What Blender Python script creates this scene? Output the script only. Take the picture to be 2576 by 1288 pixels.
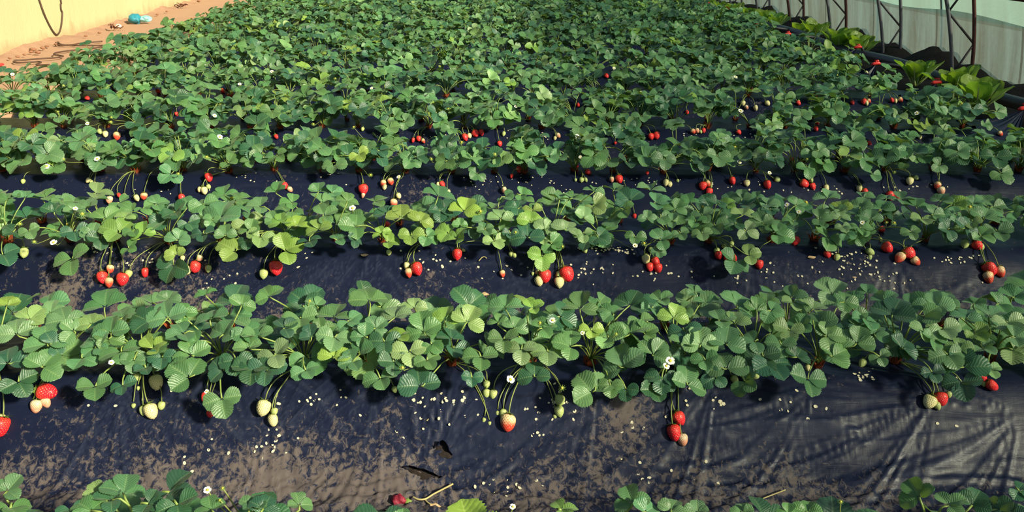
import bpy, bmesh, math, random
import numpy as np
from mathutils import Vector, Matrix

random.seed(11)
rng = np.random.default_rng(11)
R = math.radians
scene = bpy.context.scene
col = scene.collection
for o in list(bpy.data.objects):
    bpy.data.objects.remove(o)

# ------------------------------------------------------------------ camera, sky, sun, exposure
PITCH = R(22.5)
FPX = 2000.0
CAMZ = 1.30
cd = bpy.data.cameras.new('camera')
cam = bpy.data.objects.new('camera', cd)
col.objects.link(cam)
cam.location = (0, 0, CAMZ)
cam.rotation_euler = (R(90) - PITCH, 0, 0)
cd.sensor_fit = 'HORIZONTAL'
cd.sensor_width = 36
cd.lens = 36 * FPX / 2576
cd.clip_start = 0.05
cd.clip_end = 200
scene.camera = cam

world = bpy.data.worlds.new('sky')
scene.world = world
world.use_nodes = True
bg = world.node_tree.nodes['Background']
sky = world.node_tree.nodes.new('ShaderNodeTexSky')          # hazy afternoon sky, its sun where the lamp stands
sky.sky_type = 'NISHITA'
sky.sun_disc = False
sky.sun_elevation = R(31)
sky.sun_rotation = R(126.7)
sky.air_density = 1.2
sky.dust_density = 3.0
sky.ozone_density = 3.0
world.node_tree.links.new(sky.outputs[0], bg.inputs['Color'])
bg.inputs['Strength'].default_value = 0.085

sd = bpy.data.lights.new('sun', 'SUN')
sun = bpy.data.objects.new('sun', sd)
col.objects.link(sun)
sd.energy = 8.5
sd.angle = R(5)
sd.color = (1.0, 0.91, 0.66)
SUN_DIR = Vector((0.71, -0.53, 0.50)).normalized()        # towards the sun: right and a little beyond
sun.rotation_euler = SUN_DIR.to_track_quat('Z', 'Y').to_euler()

scene.view_settings.view_transform = 'Standard'
scene.view_settings.look = 'None'
scene.view_settings.exposure = 0.0
scene.view_settings.gamma = 1.0
scene.view_settings.use_curve_mapping = False
scene.cycles.max_bounces = 6
scene.cycles.diffuse_bounces = 3
scene.cycles.glossy_bounces = 2
scene.cycles.transmission_bounces = 4
scene.cycles.transparent_max_bounces = 6
scene.cycles.use_adaptive_sampling = True

# ------------------------------------------------------------------ helpers
FWD = Vector((0, math.cos(PITCH), -math.sin(PITCH)))
UPV = Vector((0, math.sin(PITCH), math.cos(PITCH)))
RGT = Vector((1, 0, 0))
EYE = Vector((0, 0, CAMZ))

def ray(px, py):
    return (FWD + RGT * ((px - 1288) / FPX) + UPV * ((644 - py) / FPX)).normalized()

def depth_of(p):
    return (Vector(p) - EYE).dot(FWD)

def project(p):
    v = Vector(p) - EYE
    d = v.dot(FWD)
    return 1288 + FPX * v.dot(RGT) / d, 644 - FPX * v.dot(UPV) / d, d

ROW_D = 0.92
ROW0 = 1.06
RIDGE = 0.20
NROWS = 16
def row_y(k): return ROW0 + ROW_D * k
def smooth(t): 
    t = np.clip(t, 0, 1)
    return t * t * (3 - 2 * t)
def ground(y):
    """height of the ridge and furrow profile"""
    k = np.round((np.asarray(y, float) - ROW0) / ROW_D)
    t = np.abs(np.asarray(y, float) - (ROW0 + ROW_D * k))
    return RIDGE * (1 - smooth((t - 0.14) / 0.27))
def ground_n(y):
    d = float(ground(y + 0.01) - ground(y - 0.01)) / 0.02
    return Vector((0, -d, 1)).normalized()
def row_left(y): return -3.50 - 0.035 * max(0.0, y - 8)
def row_right(y): return 2.74 - 0.02 * (y - 5.2)
def pipe_x(y): return 3.40 - 0.075 * (y - 5.2)
def film_x(y): return 4.03 - 0.06 * (y - 6.3)
def wall_x(y): return -4.80 - 0.068 * (y - 7.6)

def hit_ground(px, py, lift=0.0):
    d = ray(px, py)
    s, prev = 0.8, None
    while s < 30:
        p = EYE + d * s
        g = p.z - float(ground(p.y)) - lift
        if g < 0:
            lo, hi = s - 0.02, s
            for _ in range(12):
                m = (lo + hi) / 2
                q = EYE + d * m
                if q.z - float(ground(q.y)) - lift < 0: hi = m
                else: lo = m
            return EYE + d * hi
        s += 0.02
    return EYE + d * 20
def hit_z(px, py, z):
    d = ray(px, py)
    return EYE + d * ((z - CAMZ) / d.z)
def hit_canopy(px, py, k, a=0.29, b=0.20, zc=0.15):
    """first point of a pixel's ray on the rounded surface that the leaves of ridge k form"""
    d = ray(px, py)
    yc = row_y(k)
    A = (d.y / a) ** 2 + (d.z / b) ** 2
    B = 2 * ((EYE.y - yc) * d.y / a ** 2 + (EYE.z - zc) * d.z / b ** 2)
    C = ((EYE.y - yc) / a) ** 2 + ((EYE.z - zc) / b) ** 2 - 1
    D = B * B - 4 * A * C
    if D >= 0:
        s = (-B - math.sqrt(D)) / (2 * A)
        p = EYE + d * s
        n = Vector((0, (p.y - yc) / a ** 2, (p.z - zc) / b ** 2)).normalized()
    else:
        s = -B / (2 * A)
        p = EYE + d * s
        n = Vector((0, (p.y - yc) / a ** 2, (p.z - zc) / b ** 2)).normalized()
    g = float(ground(p.y)) + 0.035
    if p.z < g:
        p = hit_ground(px, py, 0.035)
        n = Vector((0, -0.5, 0.85)).normalized()
    return p, n

def mesh_of(name, verts, faces, mats, smooth_shade=True, uvs=None, fmat=None):
    me = bpy.data.meshes.new(name)
    me.from_pydata([tuple(v) for v in verts], [], faces)
    for m in (mats if isinstance(mats, (list, tuple)) else [mats]):
        me.materials.append(m)
    if smooth_shade:
        me.polygons.foreach_set('use_smooth', [True] * len(me.polygons))
    if fmat is not None:
        me.polygons.foreach_set('material_index', fmat)
    if uvs is not None:
        lay = me.uv_layers.new(name='UVMap')
        idx = np.zeros(len(me.loops), np.int32)
        me.loops.foreach_get('vertex_index', idx)
        lay.data.foreach_set('uv', np.asarray(uvs, np.float32)[idx].ravel())
    me.update()
    return me

def put(name, me, parent=None, mat=None, loc=None):
    o = bpy.data.objects.new(name, me)
    col.objects.link(o)
    if parent is not None: o.parent = parent
    if mat is not None: o.matrix_basis = mat
    if loc is not None: o.location = loc
    return o

def tag(o, label=None, cat=None, group=None, kind=None):
    if label: o['label'] = label
    if cat: o['category'] = cat
    if group: o['group'] = group
    if kind: o['kind'] = kind
    return o

def empty(name, loc=(0, 0, 0)):
    o = bpy.data.objects.new(name, None)
    o.empty_display_size = 0.05
    col.objects.link(o)
    o.location = loc
    return o

def tube_data(points, radii, sides=5, cap=True):
    """vertices and faces of a tube along points"""
    P = [Vector(p) for p in points]
    n = len(P)
    if not isinstance(radii, (list, tuple)): radii = [radii] * n
    V, F = [], []
    ref = None
    for i in range(n):
        t = (P[min(i + 1, n - 1)] - P[max(i - 1, 0)])
        t = t.normalized() if t.length > 1e-9 else Vector((0, 0, 1))
        if ref is None:
            ref = t.orthogonal().normalized()
        else:
            ref = (ref - t * ref.dot(t))
            ref = ref.normalized() if ref.length > 1e-6 else t.orthogonal().normalized()
        b = t.cross(ref)
        for s in range(sides):
            a = 2 * math.pi * s / sides
            V.append(P[i] + (ref * math.cos(a) + b * math.sin(a)) * radii[i])
    for i in range(n - 1):
        for s in range(sides):
            s2 = (s + 1) % sides
            F.append((i * sides + s, i * sides + s2, (i + 1) * sides + s2, (i + 1) * sides + s))
    if cap:
        F.append(tuple(range(sides - 1, -1, -1)))
        F.append(tuple((n - 1) * sides + s for s in range(sides)))
    return V, F

def bez(p0, p1, p2, p3, n):
    out = []
    for i in range(n):
        t = i / (n - 1)
        out.append(p0 * (1 - t) ** 3 + p1 * 3 * t * (1 - t) ** 2 + p2 * 3 * t * t * (1 - t) + p3 * t ** 3)
    return out

def catmull(pts, per=6):
    P = [Vector(p) for p in pts]
    P = [P[0] * 2 - P[1]] + P + [P[-1] * 2 - P[-2]]
    out = []
    for i in range(1, len(P) - 2):
        for j in range(per):
            t = j / per
            a, b, c, d = P[i - 1], P[i], P[i + 1], P[i + 2]
            out.append(0.5 * (2 * b + (c - a) * t + (2 * a - 5 * b + 4 * c - d) * t * t + (3 * b - a - 3 * c + d) * t ** 3))
    out.append(P[-2])
    return out

class Join:
    def __init__(self): self.V, self.F, self.M = [], [], []
    def add(self, V, F, m=0):
        o = len(self.V)
        self.V += [tuple(v) for v in V]
        self.F += [tuple(i + o for i in f) for f in F]
        self.M += [m] * len(F)
    def mesh(self, name, mats, smooth_shade=True):
        return mesh_of(name, self.V, self.F, mats, smooth_shade, fmat=self.M)

ONES = ['', 'first', 'second', 'third', 'fourth', 'fifth', 'sixth', 'seventh', 'eighth', 'ninth', 'tenth', 'eleventh', 'twelfth',
        'thirteenth', 'fourteenth', 'fifteenth', 'sixteenth', 'seventeenth', 'eighteenth', 'nineteenth']
CARD = ['', 'one', 'two', 'three', 'four', 'five', 'six', 'seven', 'eight', 'nine']
TENS = ['', '', 'twenty', 'thirty', 'forty', 'fifty', 'sixty', 'seventy', 'eighty', 'ninety']
TENTH = ['', '', 'twentieth', 'thirtieth', 'fortieth', 'fiftieth', 'sixtieth', 'seventieth', 'eightieth', 'ninetieth']
def ordinal(n):
    if n < 20: return ONES[n]
    return TENTH[n // 10] if n % 10 == 0 else TENS[n // 10] + '-' + ONES[n % 10]
def cardinal(n):
    return CARD[n] if n < 10 else str(n)
ROWNAME = lambda k: 'bottom' if k == 0 else ordinal(k)      # rows are counted from the camera

# numpy value noise
_tab = rng.random((4096,))
def vn1(x, seed=0):
    x = np.asarray(x, float) + seed * 37.7
    i = np.floor(x).astype(int)
    f = x - i
    f = f * f * (3 - 2 * f)
    return _tab[i % 4096] * (1 - f) + _tab[(i + 1) % 4096] * f
_tab2 = rng.random((256, 256))
def vn2(x, y, seed=0):
    x = np.asarray(x, float) + seed * 13.3
    y = np.asarray(y, float) + seed * 7.9
    i, j = np.floor(x).astype(int), np.floor(y).astype(int)
    fx, fy = x - i, y - j
    fx, fy = fx * fx * (3 - 2 * fx), fy * fy * (3 - 2 * fy)
    a, b = _tab2[i % 256, j % 256], _tab2[(i + 1) % 256, j % 256]
    c, d = _tab2[i % 256, (j + 1) % 256], _tab2[(i + 1) % 256, (j + 1) % 256]
    return (a * (1 - fx) + b * fx) * (1 - fy) + (c * (1 - fx) + d * fx) * fy
def fbm2(x, y, oct=4, seed=0):
    s, a = 0, 0.5
    for o in range(oct):
        s = s + a * vn2(x * 2 ** o, y * 2 ** o, seed + o)
        a *= 0.5
    return s

# ------------------------------------------------------------------ materials
class NT:
    """small node helper"""
    def __init__(self, name):
        self.m = bpy.data.materials.new(name)
        self.m.use_nodes = True
        self.t = self.m.node_tree
        self.t.nodes.clear()
        self.out = self.t.nodes.new('ShaderNodeOutputMaterial')
    def n(self, typ, **kw):
        nd = self.t.nodes.new(typ)
        for k, v in kw.items(): setattr(nd, k, v)
        return nd
    def l(self, a, b): self.t.links.new(a, b)
    def set(self, sock, v):
        if hasattr(v, 'links') or hasattr(v, 'is_output'): self.l(v, sock)
        else: sock.default_value = v
    def math(self, op, a, b=0.0, c=None, clamp=False):
        nd = self.n('ShaderNodeMath', operation=op, use_clamp=clamp)
        self.set(nd.inputs[0], a); self.set(nd.inputs[1], b)
        if c is not None: self.set(nd.inputs[2], c)
        return nd.outputs[0]
    def mix(self, f, a, b, blend='MIX'):
        nd = self.n('ShaderNodeMix', data_type='RGBA', blend_type=blend)
        self.set(nd.inputs[0], f); self.set(nd.inputs[6], a); self.set(nd.inputs[7], b)
        return nd.outputs[2]
    def ramp(self, f, stops):
        nd = self.n('ShaderNodeValToRGB')
        e = nd.color_ramp.elements
        while len(e) < len(stops): e.new(0.5)
        for el, (p, c) in zip(e, stops):
            el.position = p; el.color = c if len(c) == 4 else (*c, 1)
        self.set(nd.inputs[0], f)
        return nd.outputs[0]
    def noise(self, scale, detail=3, rough=0.5, vec=None, dist=0.0):
        nd = self.n('ShaderNodeTexNoise')
        nd.inputs['Scale'].default_value = scale
        nd.inputs['Detail'].default_value = detail
        nd.inputs['Roughness'].default_value = rough
        nd.inputs['Distortion'].default_value = dist
        if vec is not None: self.l(vec, nd.inputs['Vector'])
        return nd.outputs[0]
    def coord(self, which='Object', scale=(1, 1, 1), rot=(0, 0, 0)):
        tc = self.n('ShaderNodeTexCoord')
        mp = self.n('ShaderNodeMapping')
        mp.inputs['Scale'].default_value = scale
        mp.inputs['Rotation'].default_value = rot
        self.l(tc.outputs[which], mp.inputs['Vector'])
        return mp.outputs[0]
    def bump(self, h, strength=0.3, dist=0.01):
        nd = self.n('ShaderNodeBump')
        nd.inputs['Strength'].default_value = strength
        nd.inputs['Distance'].default_value = dist
        self.set(nd.inputs['Height'], h)
        return nd.outputs[0]
    def bsdf(self, color, rough=0.5, spec=0.5, normal=None, **kw):
        nd = self.n('ShaderNodeBsdfPrincipled')
        self.set(nd.inputs['Base Color'], color if not isinstance(color, tuple) else (*color[:3], 1))
        self.set(nd.inputs['Roughness'], rough)
        self.set(nd.inputs['Specular IOR Level'], spec)
        if normal is not None: self.l(normal, nd.inputs['Normal'])
        for k, v in kw.items(): self.set(nd.inputs[k.replace('_', ' ')], v)
        return nd.outputs[0]
    def end(self, sh):
        self.l(sh, self.out.inputs['Surface'])
        return self.m

def simple(name, color, rough=0.5, spec=0.4, var=0.12, scale=30, bumps=0.0, **kw):
    t = NT(name)
    v = t.coord('Object')
    nz = t.noise(scale, 3, 0.5, v)
    c = t.mix(nz, tuple(x * (1 - var) for x in color[:3]) + (1,), tuple(min(1, x * (1 + var)) for x in color[:3]) + (1,))
    nrm = t.bump(nz, bumps, 0.01) if bumps else None
    return t.end(t.bsdf(c, rough, spec, nrm, **kw))

def leaf_material(name, source, vein_n=8.0, slant=2.4, back=(0.15, 0.24, 0.12), trans=0.20):
    """serrated leaf: colour comes from the object (or a mesh colour), veins from the leaf's own UV"""
    t = NT(name)
    if source == 'object':
        base = t.n('ShaderNodeObjectInfo').outputs['Color']
    else:
        at = t.n('ShaderNodeAttribute'); at.attribute_name = 'tone'
        base = at.outputs['Color']
    uv = t.n('ShaderNodeUVMap').outputs[0]
    sep = t.n('ShaderNodeSeparateXYZ'); t.l(uv, sep.inputs[0])
    s = t.math('ABSOLUTE', t.math('MULTIPLY_ADD', sep.outputs[0], 2.0, -1.0))
    v = sep.outputs[1]
    wob = t.math('MULTIPLY_ADD', t.noise(3.0, 3, 0.6, t.coord('UV', (1, 1, 1))), 1.3, -0.65)
    p = t.math('ADD', wob, t.math('MULTIPLY_ADD', v, vein_n, t.math('MULTIPLY', s, -slant)))
    w = t.math('ABSOLUTE', t.math('MULTIPLY_ADD', t.math('FRACT', t.math('ADD', p, 20.0)), 2.0, -1.0))   # 1 on a vein, 0 between
    vein = t.math('POWER', w, 10.0)
    mid = t.math('SUBTRACT', 1.0, t.math('MULTIPLY', s, 9.0), clamp=True)
    line = t.math('MAXIMUM', t.math('MULTIPLY', vein, 0.55), mid)
    pillow = t.math('SUBTRACT', t.math('SQRT', t.math('SUBTRACT', 1.0, t.math('MULTIPLY', w, 0.96))), t.math('MULTIPLY', mid, 0.8))
    nz = t.noise(7, 4, 0.6, t.coord('UV', (1, 1, 1)))
    c1 = t.mix(nz, t.mix(1.0, base, (0.80, 0.80, 0.84, 1), 'MULTIPLY'), t.mix(1.0, base, (1.22, 1.18, 1.08, 1), 'MULTIPLY'))
    c2 = t.mix(t.math('MULTIPLY', line, 0.42), c1, t.mix(0.5, t.mix(1.0, base, (2.0, 1.6, 1.7, 1), 'MULTIPLY'), (0.30, 0.42, 0.14, 1)))
    geo = t.n('ShaderNodeNewGeometry')
    c3 = t.mix(t.math('MULTIPLY', geo.outputs['Backfacing'], 0.75), c2, (*back, 1))
    bmp = t.bump(pillow, 0.30, 0.003)
    pr = t.bsdf(c3, 0.42, 0.5, bmp, Sheen_Weight=0.12, Sheen_Roughness=0.45, Sheen_Tint=(0.85, 1.0, 0.75, 1))
    tr = t.n('ShaderNodeBsdfTranslucent')
    t.l(t.mix(1.0, t.mix(0.45, base, (0.35, 0.55, 0.05, 1)), (1.3, 1.25, 0.6, 1), 'MULTIPLY'), tr.inputs['Color'])
    mx = t.n('ShaderNodeMixShader'); mx.inputs[0].default_value = trans
    t.l(pr, mx.inputs[1]); t.l(tr.outputs[0], mx.inputs[2])
    return t.end(mx.outputs[0])

M = {}
M['leaf'] = leaf_material('strawberry_leaf', 'object')
M['leaf_far'] = leaf_material('strawberry_leaf_far', 'mesh')
M['cabbage_leaf'] = leaf_material('cabbage_leaf', 'object', 5.0, 3.0, (0.14, 0.24, 0.06), 0.5)
M['petiole'] = simple('leaf_stalk', (0.21, 0.29, 0.07), 0.45, 0.4, 0.25, 25)
M['stalk'] = simple('fruit_stalk', (0.19, 0.235, 0.065), 0.45, 0.4, 0.25, 25)
M['crown'] = simple('crown_bract', (0.25, 0.055, 0.018), 0.6, 0.3, 0.5, 60)
M['sepal'] = simple('sepal', (0.16, 0.25, 0.05), 0.5, 0.3, 0.3, 60)
M['petal'] = simple('petal', (0.80, 0.80, 0.68), 0.6, 0.3, 0.06, 40)
M['fallen'] = simple('fallen_petal', (0.60, 0.55, 0.39), 0.7, 0.2, 0.15, 14)
M['pollen'] = simple('flower_centre', (0.62, 0.50, 0.07), 0.7, 0.2, 0.3, 300)

def berry_material(name, tip, top, seed, dark):
    t = NT(name)
    tc = t.n('ShaderNodeTexCoord')
    sep = t.n('ShaderNodeSeparateXYZ'); t.l(tc.outputs['Object'], sep.inputs[0])
    # the skin ripens from the tip (z = -0.5) to the calyx (z = +0.5)
    wob = t.math('MULTIPLY_ADD', t.noise(3.0, 2, 0.5, tc.outputs['Object']), 0.35, -0.17)
    g = t.math('ADD', t.math('ADD', sep.outputs[2], 0.5), wob)
    skin = t.ramp(g, [(0.0, tip), (0.36 if tip != top else 0.5, tip), (0.72 if tip != top else 0.9, top)])
    uv = t.n('ShaderNodeUVMap').outputs[0]
    # seeds on a staggered lattice in the berry's UV
    s2 = t.n('ShaderNodeSeparateXYZ'); t.l(uv, s2.inputs[0])
    row = t.math('MULTIPLY', s2.outputs[1], 11.0)
    ri = t.math('FLOOR', row)
    cu = t.math('MULTIPLY_ADD', s2.outputs[0], 16.0, t.math('MULTIPLY', t.math('MODULO', ri, 2.0), 0.5))
    du = t.math('SUBTRACT', t.math('FRACT', cu), 0.5)
    dv = t.math('SUBTRACT', t.math('FRACT', row), 0.5)
    d = t.math('SQRT', t.math('ADD', t.math('MULTIPLY', du, du), t.math('MULTIPLY', dv, dv)))
    seedm = t.math('SUBTRACT', 1.0, t.math('MULTIPLY', t.math('SUBTRACT', d, 0.09), 9.0), clamp=True)
    pit = t.math('SUBTRACT', 1.0, t.math('MULTIPLY', d, 2.4), clamp=True)
    c = t.mix(t.math('MULTIPLY', pit, 0.45), skin, (*dark, 1))
    c = t.mix(seedm, c, (*seed, 1))
    h = t.math('ADD', t.math('MULTIPLY', pit, -1.0), t.math('MULTIPLY', seedm, 0.45))
    return t.end(t.bsdf(c, 0.30, 0.45, t.bump(h, 0.8, 0.0016), Subsurface_Weight=0.0))

RED, WHT, GRN = (0.78, 0.012, 0.032), (0.80, 0.72, 0.36), (0.46, 0.56, 0.20)
M['r'] = berry_material('ripe_berry', RED, (0.76, 0.035, 0.035), (0.66, 0.30, 0.07), (0.30, 0.0, 0.01))
M['b'] = berry_material('half_ripe_berry', (0.68, 0.06, 0.035), (0.78, 0.58, 0.30), (0.60, 0.22, 0.06), (0.42, 0.05, 0.03))
M['p'] = berry_material('blushing_berry', (0.74, 0.33, 0.20), (0.76, 0.62, 0.38), (0.55, 0.22, 0.10), (0.62, 0.22, 0.12))
M['w'] = berry_material('white_berry', WHT, (0.68, 0.64, 0.32), (0.40, 0.30, 0.05), (0.40, 0.36, 0.10))
M['g'] = berry_material('green_berry', GRN, (0.45, 0.52, 0.20), (0.26, 0.26, 0.05), (0.25, 0.33, 0.08))
# ------------------------------------------------------------------ black mulch film over the ridges
def mulch_material():
    t = NT('black_mulch_film')
    at = t.n('ShaderNodeAttribute'); at.attribute_name = 'dust'
    pos = t.n('ShaderNodeNewGeometry').outputs['Position']
    def mp(scale, rot=(0, 0, 0)):
        m = t.n('ShaderNodeMapping')
        m.inputs['Scale'].default_value = scale; m.inputs['Rotation'].default_value = rot
        t.l(pos, m.inputs['Vector'])
        return m.outputs[0]
    big = t.noise(5.0, 4, 0.55, pos)
    fine = t.noise(60.0, 6, 0.72, mp((1, 0.7, 1)), 0.6)
    speck = t.noise(150.0, 3, 0.6, pos)
    # dried mud: where the film lies low and in the smears carried by the mesh, broken up by fine noise
    k = t.math('ADD', at.outputs['Fac'], t.math('MULTIPLY_ADD', big, 0.9, -0.74))
    k = t.math('ADD', k, t.math('MULTIPLY_ADD', fine, 2.4, -1.22))
    mask = t.math('MULTIPLY', t.math('ADD', k, 0.0), 3.4, clamp=True)
    sp = t.math('MULTIPLY', t.math('SUBTRACT', speck, 0.69), 9.0, clamp=True)
    mask = t.math('MAXIMUM', t.math('MULTIPLY', mask, 0.85), t.math('MULTIPLY', sp, 0.4))
    mud = t.mix(t.noise(9, 3, 0.6, pos), (0.082, 0.066, 0.062, 1), (0.165, 0.138, 0.124, 1))
    base = t.mix(t.noise(2.2, 3, 0.5, pos), (0.005, 0.008, 0.024, 1), (0.009, 0.013, 0.034, 1))
    cr = t.n('ShaderNodeAttribute'); cr.attribute_name = 'crease'      # film coloured paler along the crease lines
    base = t.mix(t.math('MULTIPLY', cr.outputs['Fac'], 0.42), base, (0.050, 0.060, 0.098, 1))
    c = t.mix(mask, base, mud)
    rough = t.math('MULTIPLY_ADD', mask, 0.45, t.math('MULTIPLY_ADD', fine, 0.24, 0.27))
    streak = t.noise(26.0, 4, 0.6, mp((0.16, 1.0, 1.0), (0, 0, 0.45)), 1.2)
    streak2 = t.noise(30.0, 3, 0.6, mp((1.0, 0.14, 0.2), (0, 0, 0.25)), 0.9)
    h = t.math('ADD', t.math('MULTIPLY', streak, 1.0), t.math('MULTIPLY', streak2, 0.25))
    h = t.math('ADD', h, t.math('MULTIPLY', fine, 0.2))
    nrm = t.bump(h, 0.22, 0.006)
    return t.end(t.bsdf(c, rough, 0.16, nrm))
M['mulch'] = mulch_material()

# places where the film is gathered and creases run away from a point: pixel, direction in the ground plane (deg, 0 = right,
# -90 = towards the camera), half-spread (deg), reach (m), creases per radian, depth (m)
FANS = [
 (1500, 950, -125, 40, .45, 26, .010), (1800, 960, -135, 40, .60, 22, .011), (2060, 985, -150, 25, .60, 20, .012),
 (2350, 1010, -150, 35, .65, 18, .013), (690, 955, -92, 40, .55, 24, .010), (300, 960, -70, 60, .5, 22, .010),
 (960, 945, -110, 50, .45, 24, .008), (1115, 1140, -90, 180, .14, 20, .012), (1060, 1195, -90, 180, .16, 18, .012),
 (1745, 1090, 10, 40, .35, 10, .010), (660, 1165, -100, 180, .30, 22, .008), (430, 1150, 150, 90, .35, 20, .009),
 (2570, 1040, -165, 45, .7, 20, .010), (2200, 1090, -170, 30, .7, 20, .010), (1330, 1150, -160, 60, .5, 22, .009), (900, 1120, 180, 60, .4, 20, .008),
 (925, 632, -90, 75, .75, 22, .011), (1590, 695, 178, 25, .80, 30, .010), (2250, 640, -95, 45, .55, 22, .010),
 (2480, 705, -110, 60, .60, 20, .011), (860, 640, -145, 25, .75, 24, .010), (1260, 640, -40, 50, .5, 22, .008),
 (1900, 640, -70, 60, .5, 22, .009), (480, 640, -120, 50, .5, 22, .007), (1700, 640, -20, 40, .5, 20, .009),
 (2450, 470, -70, 60, .6, 18, .011), (1290, 470, -90, 80, .4, 20, .008), (560, 470, -60, 60, .5, 20, .008),
 (1960, 470, -60, 60, .5, 20, .009), (980, 470, -90, 60, .4, 20, .008),
]
# smears of dried mud: pixel, radius (m), strength
SMEARS = [
 (1590, 1060, .06, .75), (1560, 1000, .04, .7), (1480, 1120, .12, .42), (1650, 1170, .16, .45), (760, 1150, .14, .5),
 (900, 1210, .16, .5), (690, 1180, .10, .45), (980, 1180, .2, .35), (1250, 1180, .2, .35), (300, 1180, .2, .35),
 (560, 1190, .16, .35), (60, 1190, .2, .4), (1950, 1190, .25, .30), (2060, 1150, .2, .22), (420, 1100, .2, .2),
 (120, 745, .22, .55), (290, 740, .25, .55), (420, 700, .2, .35), (600, 760, .2, .4), (200, 700, .2, .3),
 (720, 745, .2, .35), (1100, 770, .2, .4), (1200, 760, .2, .3), (2330, 770, .3, .35), (2120, 770, .2, .3), (1550, 680, .12, .3),
 (240, 768, .045, -2.2), (262, 760, .03, -2.0), (335, 745, .02, -1.6), (72, 712, .03, -1.8), (55, 745, .035, -2.0), (430, 790, .03, -1.5), (700, 505, .2, .5), (1060, 545, .18, .5), (650, 560, .15, .4), (2480, 560, .3, .5), (200, 520, .2, .3), (1130, 500, .2, .3),
]
fan_w = [(hit_ground(px, py), R(a), R(sp), rc, n, dp, i) for i, (px, py, a, sp, rc, n, dp) in enumerate(FANS)]
smear_w = [(hit_ground(px, py), r, s) for px, py, r, s in SMEARS]

def creases(X, Y):
    H = np.zeros_like(X)
    W = np.zeros_like(X)
    for c, a0, sp, reach, n, dp, i in fan_w:
        dx, dy = X - c.x, Y - c.y
        r = np.hypot(dx, dy)
        m = r < reach * 1.6
        if not m.any(): continue
        dx, dy, r = dx[m], dy[m], r[m]
        a = np.arctan2(dy, dx)
        da = np.abs((a - a0 + math.pi) % (2 * math.pi) - math.pi)
        win = smooth((sp * 1.25 - da) / (0.5 * sp + 0.05)) if sp < 3 else 1.0
        bend = (fbm2(dx * 3.5, dy * 3.5, 2, i) - 0.4) * 0.22
        q = (a + bend) * n * (.85 if reach > .3 else .5)
        rid = 1 - np.abs(2 * vn1(q, i) - 1)
        rid2 = 1 - np.abs(2 * vn1(q * 2.1, i + 50) - 1)
        amp = .8 * dp * smooth(r / 0.05) * np.exp(-(r / reach) ** 2 * 0.9) * win
        W[m] = np.maximum(W[m], smooth(r / .04) * np.exp(-(r / reach) ** 2 * 1.0) * win * np.maximum(rid ** 12, .75 * (1 - np.abs(2 * vn1(q * 1.9, i + 90) - 1)) ** 12))
        H[m] += amp * (rid ** 4 * 1.0 + rid2 ** 4 * 0.22 - 0.2)
    return H, W

def mulch_height(X, Y, detail):
    base = ground(Y)
    t = (Y - ROW0) / ROW_D
    off = np.abs(t - np.round(t)) * ROW_D                       # distance from the ridge line
    H = base + (fbm2(X * 3.1, Y * 5.0, 3, 3) - 0.45) * 0.045 * smooth((off - .05) / .25)
    hc, W = creases(X, Y)
    H = H + hc
    # small ruck-like creases everywhere, running with a slowly turning direction
    th = (fbm2(X * 0.8, Y * 0.8, 2, 9) - 0.45) * 5.0
    u = X * np.cos(th) + Y * np.sin(th)
    v = -X * np.sin(th) + Y * np.cos(th)
    H = H + 0.0022 * (1 - np.abs(2 * vn2(u * 2.5, v * 30, 21) - 1)) ** 4.0 * smooth((off - .05) / .2)
    # long creases along the furrow
    low = smooth((off - .27) / .10)
    H = H + low * 0.012 * ((1 - np.abs(2 * vn2(X * 2.2, Y * 55 + 6 * fbm2(X * 1.5, Y * 2, 2, 4), 31) - 1)) ** 1.6 - 0.4)
    if detail:
        H = H + 0.0012 * (fbm2(X * 38, Y * 38, 3, 77) - 0.45)
    W = np.maximum(W, .8 * low * (1 - np.abs(2 * vn2(X * 2.2, Y * 55 + 6 * fbm2(X * 1.5, Y * 2, 2, 4), 31) - 1)) ** 6)
    return H, W

def mulch_dust(X, Y):
    t = (Y - ROW0) / ROW_D
    off = np.abs(t - np.round(t)) * ROW_D
    D = 0.36 * smooth((off - .27) / .14) - 0.10
    for c, r, s in smear_w:
        D = D + .50 * s * np.exp(-(((X - c.x) / r) ** 2 + ((Y - c.y) / (r * .8)) ** 2))
    D = D + .16 * smooth((Y - row_y(2.6)) / .5)
    return np.clip(D, -0.6, 1)

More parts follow.
